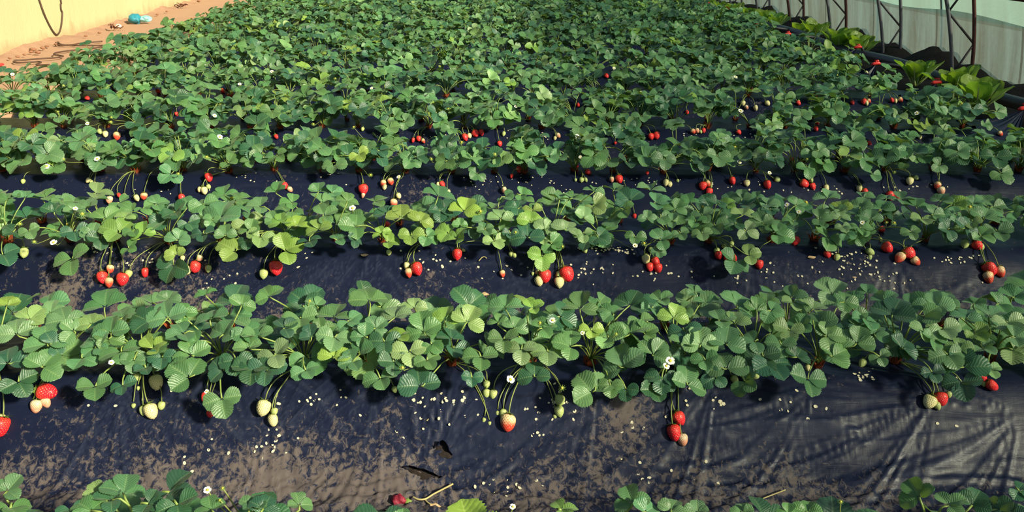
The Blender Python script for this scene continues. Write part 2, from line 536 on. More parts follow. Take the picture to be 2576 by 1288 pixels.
def mulch_sheet(k):
    y0, y1 = row_y(k) - ROW_D / 2 - .004, row_y(k) + ROW_D / 2 + .004
    xl, xr = row_left(row_y(k)) - .05, row_right(row_y(k)) + .12
    lim = {0: 1.9, 1: 2.5, 2: 3.0, 3: 3.5}.get(k, 9)
    step = {0: .016, 1: .0046, 2: .0064, 3: .011}.get(k, .028 if k < 8 else .045)
    xl, xr = max(xl, -lim), min(xr, lim)
    nx, ny = int((xr - xl) / step) + 1, int((y1 - y0) / step) + 1
    xs, ys = np.linspace(xl, xr, nx), np.linspace(y0, y1, ny)
    X, Y = np.meshgrid(xs, ys)
    Z, W = mulch_height(X, Y, k < 4)
    for _ in range(1 if k < 4 else 0):                          # plastic film cannot follow a jagged line
        E = Z - ground(Y)
        E[1:-1, 1:-1] = (E[:-2, 1:-1] + E[2:, 1:-1] + E[1:-1, :-2] + E[1:-1, 2:] + 2 * E[1:-1, 1:-1]) / 6
        Z = ground(Y) + E
    ends = smooth(np.minimum((X - xl) / .18, 1)) if xl > -lim else 1.0
    Z = Z * ends + (1 - ends) * 0.0 if xl > -lim else Z
    Z = Z + .0015 * (k % 2)
    V = np.stack([X.ravel(), Y.ravel(), Z.ravel()], 1)
    i = np.arange(nx * ny).reshape(ny, nx)
    F = np.stack([i[:-1, :-1].ravel(), i[:-1, 1:].ravel(), i[1:, 1:].ravel(), i[1:, :-1].ravel()], 1)
    me = bpy.data.meshes.new('mulch_sheet')
    me.vertices.add(len(V)); me.vertices.foreach_set('co', V.astype(np.float32).ravel())
    me.loops.add(F.size); me.loops.foreach_set('vertex_index', F.astype(np.int32).ravel())
    me.polygons.add(len(F)); me.polygons.foreach_set('loop_start', np.arange(0, F.size, 4, dtype=np.int32))
    me.polygons.foreach_set('use_smooth', np.ones(len(F), bool))
    me.materials.append(M['mulch'])
    at = me.attributes.new('dust', 'FLOAT', 'POINT')
    at.data.foreach_set('value', mulch_dust(X, Y).astype(np.float32).ravel())
    at = me.attributes.new('crease', 'FLOAT', 'POINT')
    at.data.foreach_set('value', W.astype(np.float32).ravel())
    me.update(calc_edges=True)
    o = put('mulch_sheet', me)
    tag(o, f'black plastic mulch sheet stretched over the {ROWNAME(k)} ' +
        ('strawberry ridge, cut off by the lower edge' if k == 0 else 'whole strawberry ridge from the camera'), 'plastic sheet', 'black plastic sheets over the ridges')
    return o
sheets = [mulch_sheet(k) for k in range(NROWS)]

# two tears in the sheet of the first whole ridge: bare dark earth behind a lifted lip of film
def tear(px, py, a, b, ang):
    c = hit_ground(px, py)
    V, n = [], 22
    for ring in (0, 1, 2):
        for i in range(n):
            t = 2 * math.pi * i / n
            q = (0.0, .6, 1.0)[ring] * (1 + .18 * math.sin(3 * t + px) + .08 * math.sin(7 * t))
            u, w = a * q * math.cos(t), b * q * math.sin(t) * (1 - .25 * abs(math.cos(t)))
            x = c.x + u * math.cos(ang) - w * math.sin(ang); y = c.y + u * math.sin(ang) + w * math.cos(ang)
            V.append(Vector((x, y, float(mulch_height(np.array([x]), np.array([y]), True)[0][0]) + .004 - .002 * (ring == 2))))
    F = [(r * n + i, r * n + (i + 1) % n, (r + 1) * n + (i + 1) % n, (r + 1) * n + i) for r in (0, 1) for i in range(n)]
    put('tear', mesh_of('tear', V, F, M['hole']), sheets[1])
    edge = [V[2 * n + i] for i in range(0, n // 2 + 1)]
    L = [p + Vector((0, -.004 - .010 * math.sin(math.pi * i / (n // 2)), .004 + .012 * math.sin(math.pi * i / (n // 2)))) for i, p in enumerate(edge)]
    VV = edge + L
    m = len(edge)
    put('tear_lip', mesh_of('tear_lip', VV, [(i, i + 1, m + i + 1, m + i) for i in range(m - 1)], M['mulch']), sheets[1])

# where the sheet of a ridge is drawn together and tied at the black pipe
TIES = {4: (2576, 276), 5: (2355, 210), 6: (2203, 163), 8: (1981, 88), 9: (1903, 68), 10: (1837, 49)}
tie_w = {}
for k in range(4, 13):
    if k in TIES:
        tie_w[k] = hit_z(*TIES[k], 0.27)
    else:
        y = row_y(k) - .03
        tie_w[k] = Vector((pipe_x(y) - .06, y, 0.27))
def gathered_end(k):
    apex = tie_w[k]
    xr = row_right(row_y(k)) + .10
    nA, nR = 56, 12
    V, F = [], []
    for j in range(nR):
        q = j / (nR - 1)
        for i in range(nA):
            u = i / (nA - 1)
            y = row_y(k) - .44 + .86 * u
            foot = Vector((xr - .02 - .10 * math.sin(u * math.pi), y, float(ground(y)) + .004))
            p = apex.lerp(foot, q)
            p.z -= .045 * math.sin(q * math.pi) * (1 if True else 0)
            g = float(ground(p.y)) if p.x < xr else float(ground(p.y)) * max(0, 1 - (p.x - xr) / .25)
            pl = (vn1(u * 26, k) - .5) * .05 * math.sin(min(1, q * 1.3) * math.pi * .75)
            p.z = max(p.z, g * .9) + pl
            V.append(p)
    for j in range(nR - 1):
        for i in range(nA - 1):
            a = j * nA + i
            F.append((a, a + 1, a + nA + 1, a + nA))
    me = mesh_of('gathered_end', V, F, M['mulch'])
    put('gathered_end', me, sheets[k])
for k in tie_w: gathered_end(k)

# ------------------------------------------------------------------ ground, path, wall
def soil(name, c1, c2, bumpd=0.02, sc=3.0):
    t = NT(name)
    pos = t.n('ShaderNodeNewGeometry').outputs['Position']
    n1 = t.noise(sc, 5, 0.6, pos); n2 = t.noise(40, 5, 0.65, pos)
    c = t.mix(t.math('MULTIPLY_ADD', n2, 0.5, t.math('MULTIPLY', n1, 0.5)), (*c1, 1), (*c2, 1))
    return t.end(t.bsdf(c, 0.92, 0.15, t.bump(t.math('ADD', n1, n2), 0.6, bumpd)))
M['soil'] = soil('brown_soil', (0.06, 0.042, 0.03), (0.16, 0.115, 0.08))
M['path'] = soil('sandy_path', (0.40, 0.235, 0.155), (0.50, 0.31, 0.205), 0.012)
M['clod'] = soil('reddish_clod', (0.20, 0.095, 0.06), (0.34, 0.17, 0.10), 0.01, 12)
M['shaded_soil'] = soil('shaded_bank_soil', (0.010, 0.009, 0.010), (0.030, 0.025, 0.022))  # dark brown soil, the bank's shadow put into its near-black colour
M['hole'] = soil('earth_in_tear', (0.010, 0.008, 0.008), (0.035, 0.026, 0.022), 0.01, 20)
tear(1115, 1138, .024, .013, -.25)
tear(1062, 1193, .045, .009, -.16)
M['outer_soil'] = soil('outer_ground', (0.30, 0.30, 0.22), (0.42, 0.42, 0.32))

def grid_obj(name, fx, nu, nv, mat, parent=None, kind='structure'):
    V = [fx(i / (nu - 1), j / (nv - 1)) for j in range(nv) for i in range(nu)]
    F = [(j * nu + i, j * nu + i + 1, (j + 1) * nu + i + 1, (j + 1) * nu + i) for j in range(nv - 1) for i in range(nu - 1)]
    o = put(name, mesh_of(name, V, F, mat), parent)
    if kind: o['kind'] = kind
    return o
grid_obj('floor', lambda u, v: Vector((-9 + 18 * u, -1 + 22 * v, -0.035)), 4, 4, M['soil'])
def path_pt(u, v):
    y = 4.0 + 14 * v
    x0, x1 = wall_x(y) - .1, row_left(y) + .22
    x = x0 + (x1 - x0) * u
    z = 0.15 - 0.19 * float(smooth((u - .80) / .2)) + 0.02 * (float(fbm2(x * 3, y * 3, 3)) - .45)
    return Vector((x, y, z))
grid_obj('path', path_pt, 24, 160, M['path'])
def heap_pt(u, v):
    y = 4.0 + 14 * v
    x = wall_x(y) - .05 + .26 * u
    lump = float(fbm2(x * 9, y * 4, 3, 5))
    return Vector((x, y, 0.145 + (.085 * (1 - u) ** 1.6) * (0.4 + 1.4 * lump) + .02 * (lump - .5) - .03 * u))
M['ledge'] = soil('crumbled_wall_earth', (0.27, 0.15, 0.10), (0.46, 0.285, 0.18), 0.02, 9)
grid_obj('soil_bank', heap_pt, 9, 300, M['ledge'])

def wall_material():
    t = NT('yellow_mud_plaster')
    pos = t.n('ShaderNodeNewGeometry').outputs['Position']
    sep = t.n('ShaderNodeSeparateXYZ'); t.l(pos, sep.inputs[0])
    mp = t.n('ShaderNodeMapping'); mp.inputs['Scale'].default_value = (1, 1, 0.45); t.l(pos, mp.inputs['Vector'])
    n1 = t.noise(1.3, 4, 0.55, mp.outputs[0]); n2 = t.noise(7, 5, 0.6, mp.outputs[0]); n3 = t.noise(50, 3, 0.6, pos)
    c = t.mix(n1, (0.40, 0.405, 0.215, 1), (0.475, 0.475, 0.275, 1))
    st = t.math('MULTIPLY', t.math('SUBTRACT', n2, 0.60), 5.0, clamp=True)
    c = t.mix(t.math('MULTIPLY', st, 0.40), c, (0.30, 0.24, 0.10, 1))
    # splashed earth along the foot of the wall
    lo = t.math('MULTIPLY', t.math('SUBTRACT', t.math('MULTIPLY_ADD', n2, 0.28, 0.16), sep.outputs[2]), 9.0, clamp=True)
    c = t.mix(t.math('MULTIPLY', lo, 0.6), c, (0.38, 0.25, 0.14, 1))
    return t.end(t.bsdf(c, 0.9, 0.15, t.bump(t.math('ADD', n2, t.math('MULTIPLY', n3, 0.3)), 0.35, 0.02)))
M['wall'] = wall_material()
def wall_mesh():
    nu, nv = 120, 18
    V, F = [], []
    for side in (0, 1):
        for j in range(nv):
            for i in range(nu):
                y = 2.0 + 17 * i / (nu - 1); z = -.1 + 2.5 * j / (nv - 1)
                x = wall_x(y) - (0.45 if side else 0) - 0.05 * max(0, z - .1) + (0 if side else .025 * (float(fbm2(y * 1.6, z * 1.6, 3, 6)) - .45))
                V.append((x, y, z))
    n = nu * nv
    for s in (0, n):
        for j in range(nv - 1):
            for i in range(nu - 1):
                a = s + j * nu + i
                F.append((a, a + 1, a + nu + 1, a + nu) if s == 0 else (a, a + nu, a + nu + 1, a + 1))
    for i in range(nu - 1):
        a = (nv - 1) * nu + i
        F.append((a, a + 1, n + a + 1, n + a))
    for j in range(nv - 1):
        for i in (0, nu - 1):
            a = j * nu + i
            F.append((a, a + nu, n + a + nu, n + a))
    o = put('wall_left', mesh_of('wall_left', V, F, M['wall']))
    o['kind'] = 'structure'
wall_mesh()

# ------------------------------------------------------------------ the film front, its trusses
def film_in(z):          # how far the film leans inwards at height z
    h = max(0.0, z - .10)
    return 0.10 * h + 0.13 * h * h
def film_material(name, tint, clear, streak):
    t = NT(name)
    pos = t.n('ShaderNodeNewGeometry').outputs['Position']
    mp = t.n('ShaderNodeMapping'); mp.inputs['Scale'].default_value = (0.3, 4.5, 0.55); t.l(pos, mp.inputs['Vector'])
    n1 = t.noise(1.6, 5, 0.6, mp.outputs[0], 0.4); n2 = t.noise(26, 4, 0.7, pos); n3 = t.noise(1.0, 3, 0.5, pos)
    f = t.math('ADD', t.math('MULTIPLY', n1, 0.85), t.math('MULTIPLY', n2, 0.15))
    c = t.ramp(f, [(0.30, tuple(x * (1 - streak) for x in tint)), (0.52, tint), (0.72, tuple(min(1, x * (1 + streak)) for x in tint))])
    c = t.mix(t.math('MULTIPLY', n3, 0.3), c, (0.16, 0.165, 0.125, 1))
    tl = t.n('ShaderNodeBsdfTranslucent'); t.l(c, tl.inputs['Color'])
    tp = t.n('ShaderNodeBsdfTransparent'); tp.inputs[0].default_value = (0.92, 0.97, 0.95, 1)
    gl = t.bsdf(c, 0.30, 0.5, t.bump(f, 0.3, 0.01))
    m1 = t.n('ShaderNodeMixShader'); m1.inputs[0].default_value = 0.22
    t.l(tl.outputs[0], m1.inputs[1]); t.l(gl, m1.inputs[2])
    m2 = t.n('ShaderNodeMixShader'); m2.inputs[0].default_value = clear
    t.l(m1.outputs[0], m2.inputs[1]); t.l(tp.outputs[0], m2.inputs[2])
    return t.end(m2.outputs[0])
M['film'] = film_material('clear_greenhouse_film', (0.105, 0.31, 0.30), 0.50, 0.30)
M['skirt'] = film_material('milky_skirt_film', (0.056, 0.100, 0.112), 0.20, 0.75)
SKIRT_Z = 0.58
def film_pt(y, z, out=0.0):
    w = 0.006 * math.sin(y * 5.2) * max(0, z - .1) + .012 * (float(fbm2(y * 2, z * 1.5, 2, 8)) - .45)
    return Vector((film_x(y) - film_in(z) + w + out, y, z))
grid_obj('wall_right', lambda u, v: film_pt(-2.0 + 20.5 * u, SKIRT_Z - .012 + 1.9 * v, 0.03), 150, 16, M['film'])
grid_obj('wall_right_skirt', lambda u, v: film_pt(-2.0 + 20.5 * u, -.04 + (SKIRT_Z + .06) * v + .02 * math.sin(u * 60) * v), 200, 14, M['skirt'])
grid_obj('outer_ground', lambda u, v: Vector((film_x(2 + 20 * v) + .05 + 14 * u, 2 + 20 * v, -.02 + .0 * u)), 12, 12, M['outer_soil'])
def bank_pt(u, v):
    y = 3.2 + 14.5 * v
    x0, x1 = pipe_x(y) - .02, film_x(y) + .03
    x = x0 + (x1 - x0) * u
    top = .02 + .30 * float(fbm2(y * 2.6, 3.3, 5, 12)) ** 1.5
    z = -.03 + .12 * float(smooth(u / .25)) * .8 + top * float(smooth((u - .35) / .55)) + .05 * (float(fbm2(x * 8, y * 8, 3, 2)) - .45)
    return Vector((x, y, z))
grid_obj('soil_bank', bank_pt, 22, 260, M['shaded_soil'])

M['steel'] = simple('weathered_steel_pipe', (0.10, 0.10, 0.12), 0.55, 0.4, 0.5, 9)
M['rust'] = simple('rusty_steel_pipe', (0.085, 0.032, 0.030), 0.75, 0.3, 0.6, 14)
M['brace'] = simple('dark_steel_brace', (0.045, 0.035, 0.04), 0.6, 0.4, 0.5, 14)
M['purlin'] = simple('red_brown_purlin', (0.06, 0.014, 0.014), 0.6, 0.4, 0.3, 10)

def chord_x(y, z, inner):
    h = max(0, z - .1)
    return film_x(y) - film_in(z) - .03 - ((.165 + .10 * h) if inner else 0)
TRUSS0, TRUSS_D = 6.93, 1.21
PLACE = ['nearest', 'second nearest', 'third nearest', 'fourth nearest', 'fifth nearest', 'sixth nearest', 'seventh nearest', 'eighth nearest', 'ninth nearest']
def truss(i):
    y = TRUSS0 + TRUSS_D * i
    x0 = film_x(y)
    root = empty('arch_truss', (x0, y, 0))
    zs = [0.0 + 2.2 * q / 14 for q in range(15)]
    rusty = i in (3,)
    for nm, inner, mat, r in (('inner_chord', True, M['rust'] if rusty else M['steel'], .016), ('outer_chord', False, M['rust'] if i in (0, 2, 3) else M['steel'], .016)):
        V, F = tube_data([(chord_x(y, z, inner) - x0, 0, z) for z in zs], r, 8)
        put(nm, mesh_of(nm, V, F, mat), root)
    # zigzag braces
    z, side, step = .12, True, .26
    while z < 2.0:
        z2 = z + step
        a = Vector((chord_x(y, z, side) - x0, 0, z)); b = Vector((chord_x(y, z2, not side) - x0, 0, z2))
        V, F = tube_data([a, b], .009, 6)
        br = put('brace', mesh_of('brace', V, F, M['brace']), root)
        z, side = z2, not side
    lab = f'{PLACE[i]} two-pipe arch truss with zigzag braces against the film, '
    lab += {0: 'its outer pipe rusty', 1: 'both pipes grey', 2: 'its outer pipe rusty', 3: 'both pipes rusty red'}.get(i, 'both pipes grey')
    tag(root, lab, 'greenhouse truss', 'arch trusses along the film')
for i in range(9): truss(i)
for i in range(8):
    y = TRUSS0 + TRUSS_D * (i - .5)
    V, F = tube_data([(film_pt(y, z, .035).x, y, z) for z in [-.02 + 2.3 * q / 14 for q in range(15)]], .011, 6)
    o = put('thin_rod', mesh_of('thin_rod', V, F, M['steel']))
    tag(o, ('thin upright rod behind the film, in front of the nearest truss' if i == 0 else
            f'thin upright rod behind the film, between the {PLACE[i-1]} and {PLACE[i]} trusses'), 'rod', 'thin rods between the trusses')
V, F = tube_data([(chord_x(y, .80, False) - .04, y, .80) for y in np.linspace(3.2, TRUSS0 + TRUSS_D * 8.2, 24)], .022, 8)
o = put('purlin', mesh_of('purlin', V, F, M['purlin']))
tag(o, 'dark red-brown long pipe running along the trusses at the top corner', 'pipe')

# black pipe along the row ends with red valves
pp = [Vector((pipe_x(y) + .02 * math.sin(y * 2.1), y, .215 + .012 * math.sin(y * 3.0))) for y in np.linspace(3.6, 17, 70)]
M['hose'] = simple('black_irrigation_pipe', (0.035, 0.036, 0.045), 0.45, 0.5, 0.3, 12)
V, F = tube_data(pp, .042, 10)
o = put('irrigation_pipe', mesh_of('irrigation_pipe', V, F, M['hose']))
tag(o, 'thick black irrigation pipe lying along the row ends beside the cabbages', 'pipe')
M['red'] = simple('red_plastic', (0.72, 0.035, 0.03), 0.4, 0.5, 0.1, 20)
vn = 0
for k, p in tie_w.items():
    vn += 1
    root = empty('red_valve', p)
    j = Join()
    V, F = tube_data([(-.035, 0, .0), (-.02, 0, .008), (.02, 0, .014), (.038, .0, .008)], [.008, .013, .014, .008], 10)
    j.add(V, F)
    put('valve_body', j.mesh('valve_body', M['red']), root)
    V, F = tube_data([(0, 0, .012), (0, 0, .03), (-.015, .006, .034), (.018, -.006, .034)], [.004, .005, .005, .005], 8)
    put('handle', mesh_of('handle', V, F, M['red']), root)
    V, F = tube_data([(.04, 0, .01), (pipe_x(p.y) - p.x, .01, -.03)], .012, 8)
    put('connector', mesh_of('connector', V, F, M['hose']), root)
    tag(root, f'small red valve on the black pipe at the end of the {ordinal(k)} whole strawberry ridge', 'valve', 'red valves along the black pipe')
# ------------------------------------------------------------------ strawberry leaves
def leaflet_mesh(name, nt, nh, seed, lateral=0, mat='leaf'):
    """one leaflet: grows along +Y from the origin, upper side +Z, unit length, toothed edge, cupped and ribbed"""
    r = random.Random(seed)
    wid = r.uniform(.49, .57); cup = r.uniform(.16, .48); droop = r.uniform(.10, .42); twist = r.uniform(-.12, .12); fold = r.uniform(.04, .22)
    wav = r.uniform(0, 6); asym = lateral * r.uniform(.05, .14)
    V, UV, F = [], [], []
    teeth = nt >= 14
    for i in range(nt + 1):
        t = i / nt
        w = wid * (math.sqrt(max(0, 1 - ((t - .57) / .442) ** 2)) if t > .57 else math.sin(math.pi / 2 * (t / .57)) ** .85 * .985 + .015)
        if t < .12: w *= .35 + .65 * t / .12
        for q in range(-nh, nh + 1):
            s = q / nh
            side = 1 + (asym if s > 0 else -asym)
            ww, tt = w * side, t
            if abs(q) == nh and teeth and .10 < t:
                ww *= 1.0 + (.06 if i % 2 else -.06)
                tt = t + (.012 if i % 2 else -.006)
            if t > .9: tt = t - .03 * (1 - abs(s))*0 - .05 * abs(s) ** 2 * ((t - .9) / .1)
            x = s * ww
            z = cup * abs(x) ** 1.35 * 1.1 + fold * (abs(s)) * math.sin(math.pi * t) * .5
            z -= .32 * max(0, abs(x) - .30) ** 1.2
            z += .22 * t * .5 - droop * t * t
            z += twist * x * t + .018 * math.sin(9 * t + wav + 2 * s) * abs(s)
            if nt >= 14:
                p = t * 8.0 - abs(s) * 2.4
                z += .0035 * (abs(math.sin(math.pi * p)) - .5) * (.25 + .75 * min(1, abs(s) * 2)) 
            V.append((x, tt, z)); UV.append((s * .5 + .5, t))
    n = 2 * nh + 1
    for i in range(nt):
        for q in range(2 * nh):
            a = i * n + q
            F.append((a, a + 1, a + n + 1, a + n))
    return mesh_of(name, V, F, M[mat], True, UV)

NEAR_L = [leaflet_mesh('leaflet', 22, 4, 100 + i, 0) for i in range(7)]
MID_L = [leaflet_mesh('leaflet', 14, 2, 200 + i, 0) for i in range(6)]

def leaf_tone(kind=None):
    u = random.random()
    v = random.uniform(.8, 1.22)
    if kind == 'y' or (kind is None and u < .035): c = (.18, .31, .06)
    elif kind == 'd' or (kind is None and u < .36): c = (.028, .100, .052)  # deep teal leaves: own variation, with shade put into the colour too
    elif kind == 'p' or (kind is None and u < .42): c = (.165, .29, .115)
    else: c = (.084, .200, .078)
    return (c[0] * v * random.uniform(.85, 1.15), c[1] * v, c[2] * v * random.uniform(.8, 1.2), 1)

def blade_frame(N, F):
    N = N.normalized()
    F = (F - N * F.dot(N))
    if F.length < 1e-4: F = N.orthogonal()
    F.normalize()
    return N, F, F.cross(N)

def petiole_path(C, J, N, F, n=7):
    d = (J - C); L = d.length
    p1 = C + (Vector((0, 0, 1)) * .75 + d.normalized() * .45) * L * .42
    p2 = J - (F * .45 + N * -.35 + Vector((0, 0, 0.0))).normalized() * L * .22 
    p2.z = min(p2.z, max(C.z, J.z) + .02)
    return bez(C, p1, p2, J, n)

def leaf_mats(J, N, F, L, r=random):
    """matrices of the three leaflets of a leaf: terminal, left, right"""
    N, F, S = blade_frame(N, F)
    out = []
    for a in (0, r.uniform(78, 100), -r.uniform(78, 100)):
        d = F * math.cos(R(a)) + S * math.sin(R(a))
        up = R(r.uniform(4, 22)); roll = R(r.uniform(-14, 14))
        y = (d * math.cos(up) + N * math.sin(up)).normalized()
        z = (N - y * N.dot(y)).normalized()
        x = y.cross(z)
        z2 = z * math.cos(roll) + x * math.sin(roll)
        x2 = y.cross(z2)
        s = L * r.uniform(.90, 1.08) * (1.0 if a == 0 else .95)
        off = .05 * L
        m = Matrix.Identity(4)
        for q in range(3):
            m[q][0], m[q][1], m[q][2], m[q][3] = x2[q] * s * r.uniform(.98, 1.0), y[q] * s, z2[q] * s, (J + d * off)[q]
        out.append(m)
    return out

def ortho(m):
    """exact rotation and scale columns so that the object's own matrix holds no shear"""
    loc, rot, sc = m.decompose()
    return Matrix.LocRotScale(loc, rot, sc)

def add_leaf(root, C, J, N, F, L, tone, near=True):
    base = root.location
    pts = petiole_path(C, J, N, F)
    k = L / .09
    V, Fc = tube_data([p - base for p in pts], [.0030 * k ** .5, .0026 * k ** .5, .0024 * k ** .5, .0022, .0021, .0020, .0022], 5 if near else 4)
    pet = put('leaf', mesh_of('leaf', V, Fc, M['petiole']), root)
    T = Matrix.Translation(-base)
    for m in leaf_mats(J, N, F, L):
        o = put('leaflet', random.choice(NEAR_L if near else MID_L), pet, ortho(T @ m))
        o.color = tone
    return pet

def crown_mesh(seed):
    r = random.Random(seed)
    V, F = [], []
    for i in range(11):
        a = 2 * math.pi * i / 11 + r.uniform(-.2, .2); t = r.uniform(.2, .75); L = r.uniform(.022, .045); w = r.uniform(.005, .009)
        d = Vector((math.cos(a) * t, math.sin(a) * t, 1)).normalized()
        s = Vector((-math.sin(a), math.cos(a), 0)) * w
        b = Vector((math.cos(a), math.sin(a), 0)) * .008
        o = len(V)
        V += [b - s, b + s, b + d * L * .6 + s * .7, b + d * L * .6 - s * .7, b + d * L]
        F += [(o, o + 1, o + 2, o + 3), (o + 3, o + 2, o + 4)]
    return mesh_of('crown', V, F, M['crown'], False)
CROWNS = [crown_mesh(i) for i in range(4)]

# flowers: five white petals round a yellow centre, green sepals beneath
def flower_meshes(seed, bare):
    r = random.Random(seed)
    V, F = [], []
    if not bare:
        for i in range(5):
            a = 2 * math.pi * i / 5 + r.uniform(-.1, .1); lift = r.uniform(.1, .4)
            o = len(V)
            for (d, w) in ((.0, .15), (.35, .42), (.75, .50), (1.0, .26)):
                c = Vector((math.cos(a), math.sin(a), 0)) * (.30 + d * .75) + Vector((0, 0, lift * d * .5))
                s = Vector((-math.sin(a), math.cos(a), 0)) * w
                V += [c - s + Vector((0, 0, .06 * d)), c - Vector((0, 0, .03)), c + s + Vector((0, 0, .06 * d))]
            for q in range(3):
                for z in range(2):
                    b = o + q * 3 + z
                    F.append((b, b + 1, b + 4, b + 3))
    n_pet = len(F)
    for i in range(10):
        a = 2 * math.pi * (i + .5) / 10; o = len(V); ln = 1.25 if bare else .95
        d = Vector((math.cos(a), math.sin(a), -.10)); s = Vector((-math.sin(a), math.cos(a), 0))
        V += [d * .25 - s * .16, d * .25 + s * .16, d * ln]
        F.append((o, o + 1, o + 2))
    me = mesh_of('flower', V, F, [M['petal'], M['sepal']], True, fmat=[0] * n_pet + [1] * 10)
    V, F = [], []
    nr, ns = 4, 9
    for i in range(nr + 1):
        t = i / nr * math.pi * .5
        for s in range(ns):
            a = 2 * math.pi * s / ns
            k = 1 + (.12 if (s + i) % 2 else -.08)
            V.append((.36 * math.cos(t) * math.cos(a) * k, .36 * math.cos(t) * math.sin(a) * k, .10 + .30 * math.sin(t)))
    for i in range(nr):
        for s in range(ns):
            F.append((i * ns + s, i * ns + (s + 1) % ns, (i + 1) * ns + (s + 1) % ns, (i + 1) * ns + s))
    return me, mesh_of('flower_centre', V, F, M['pollen'])
FLOWERS = [flower_meshes(i, False) for i in range(3)]
BARE = [flower_meshes(9 + i, True) for i in range(2)]

def add_flower(root, P, N, size, bare=False):
    base = root.location
    C = root.location.copy()
    pts = bez(C, C + Vector((0, 0, .7 * (P - C).length)) * .6, P - N * (P - C).length * .35, P - N * .002, 7)
    V, F = tube_data([p - base for p in pts], .0014, 4)
    st = put('flower_stalk', mesh_of('flower_stalk', V, F, M['stalk']), root)
    z, x, y = blade_frame(N, Vector((random.uniform(-1, 1), random.uniform(-1, 1), .2)))
    m = Matrix.Identity(4)
    for q in range(3):
        m[q][0], m[q][1], m[q][2], m[q][3] = x[q] * size, -y[q] * size, z[q] * size, (P - base)[q]
    a, b = random.choice(BARE if bare else FLOWERS)
    f = put('flower', a, st, ortho(m))
    # the centre belongs to the same stalk
    put('flower_centre', b, st, ortho(m))

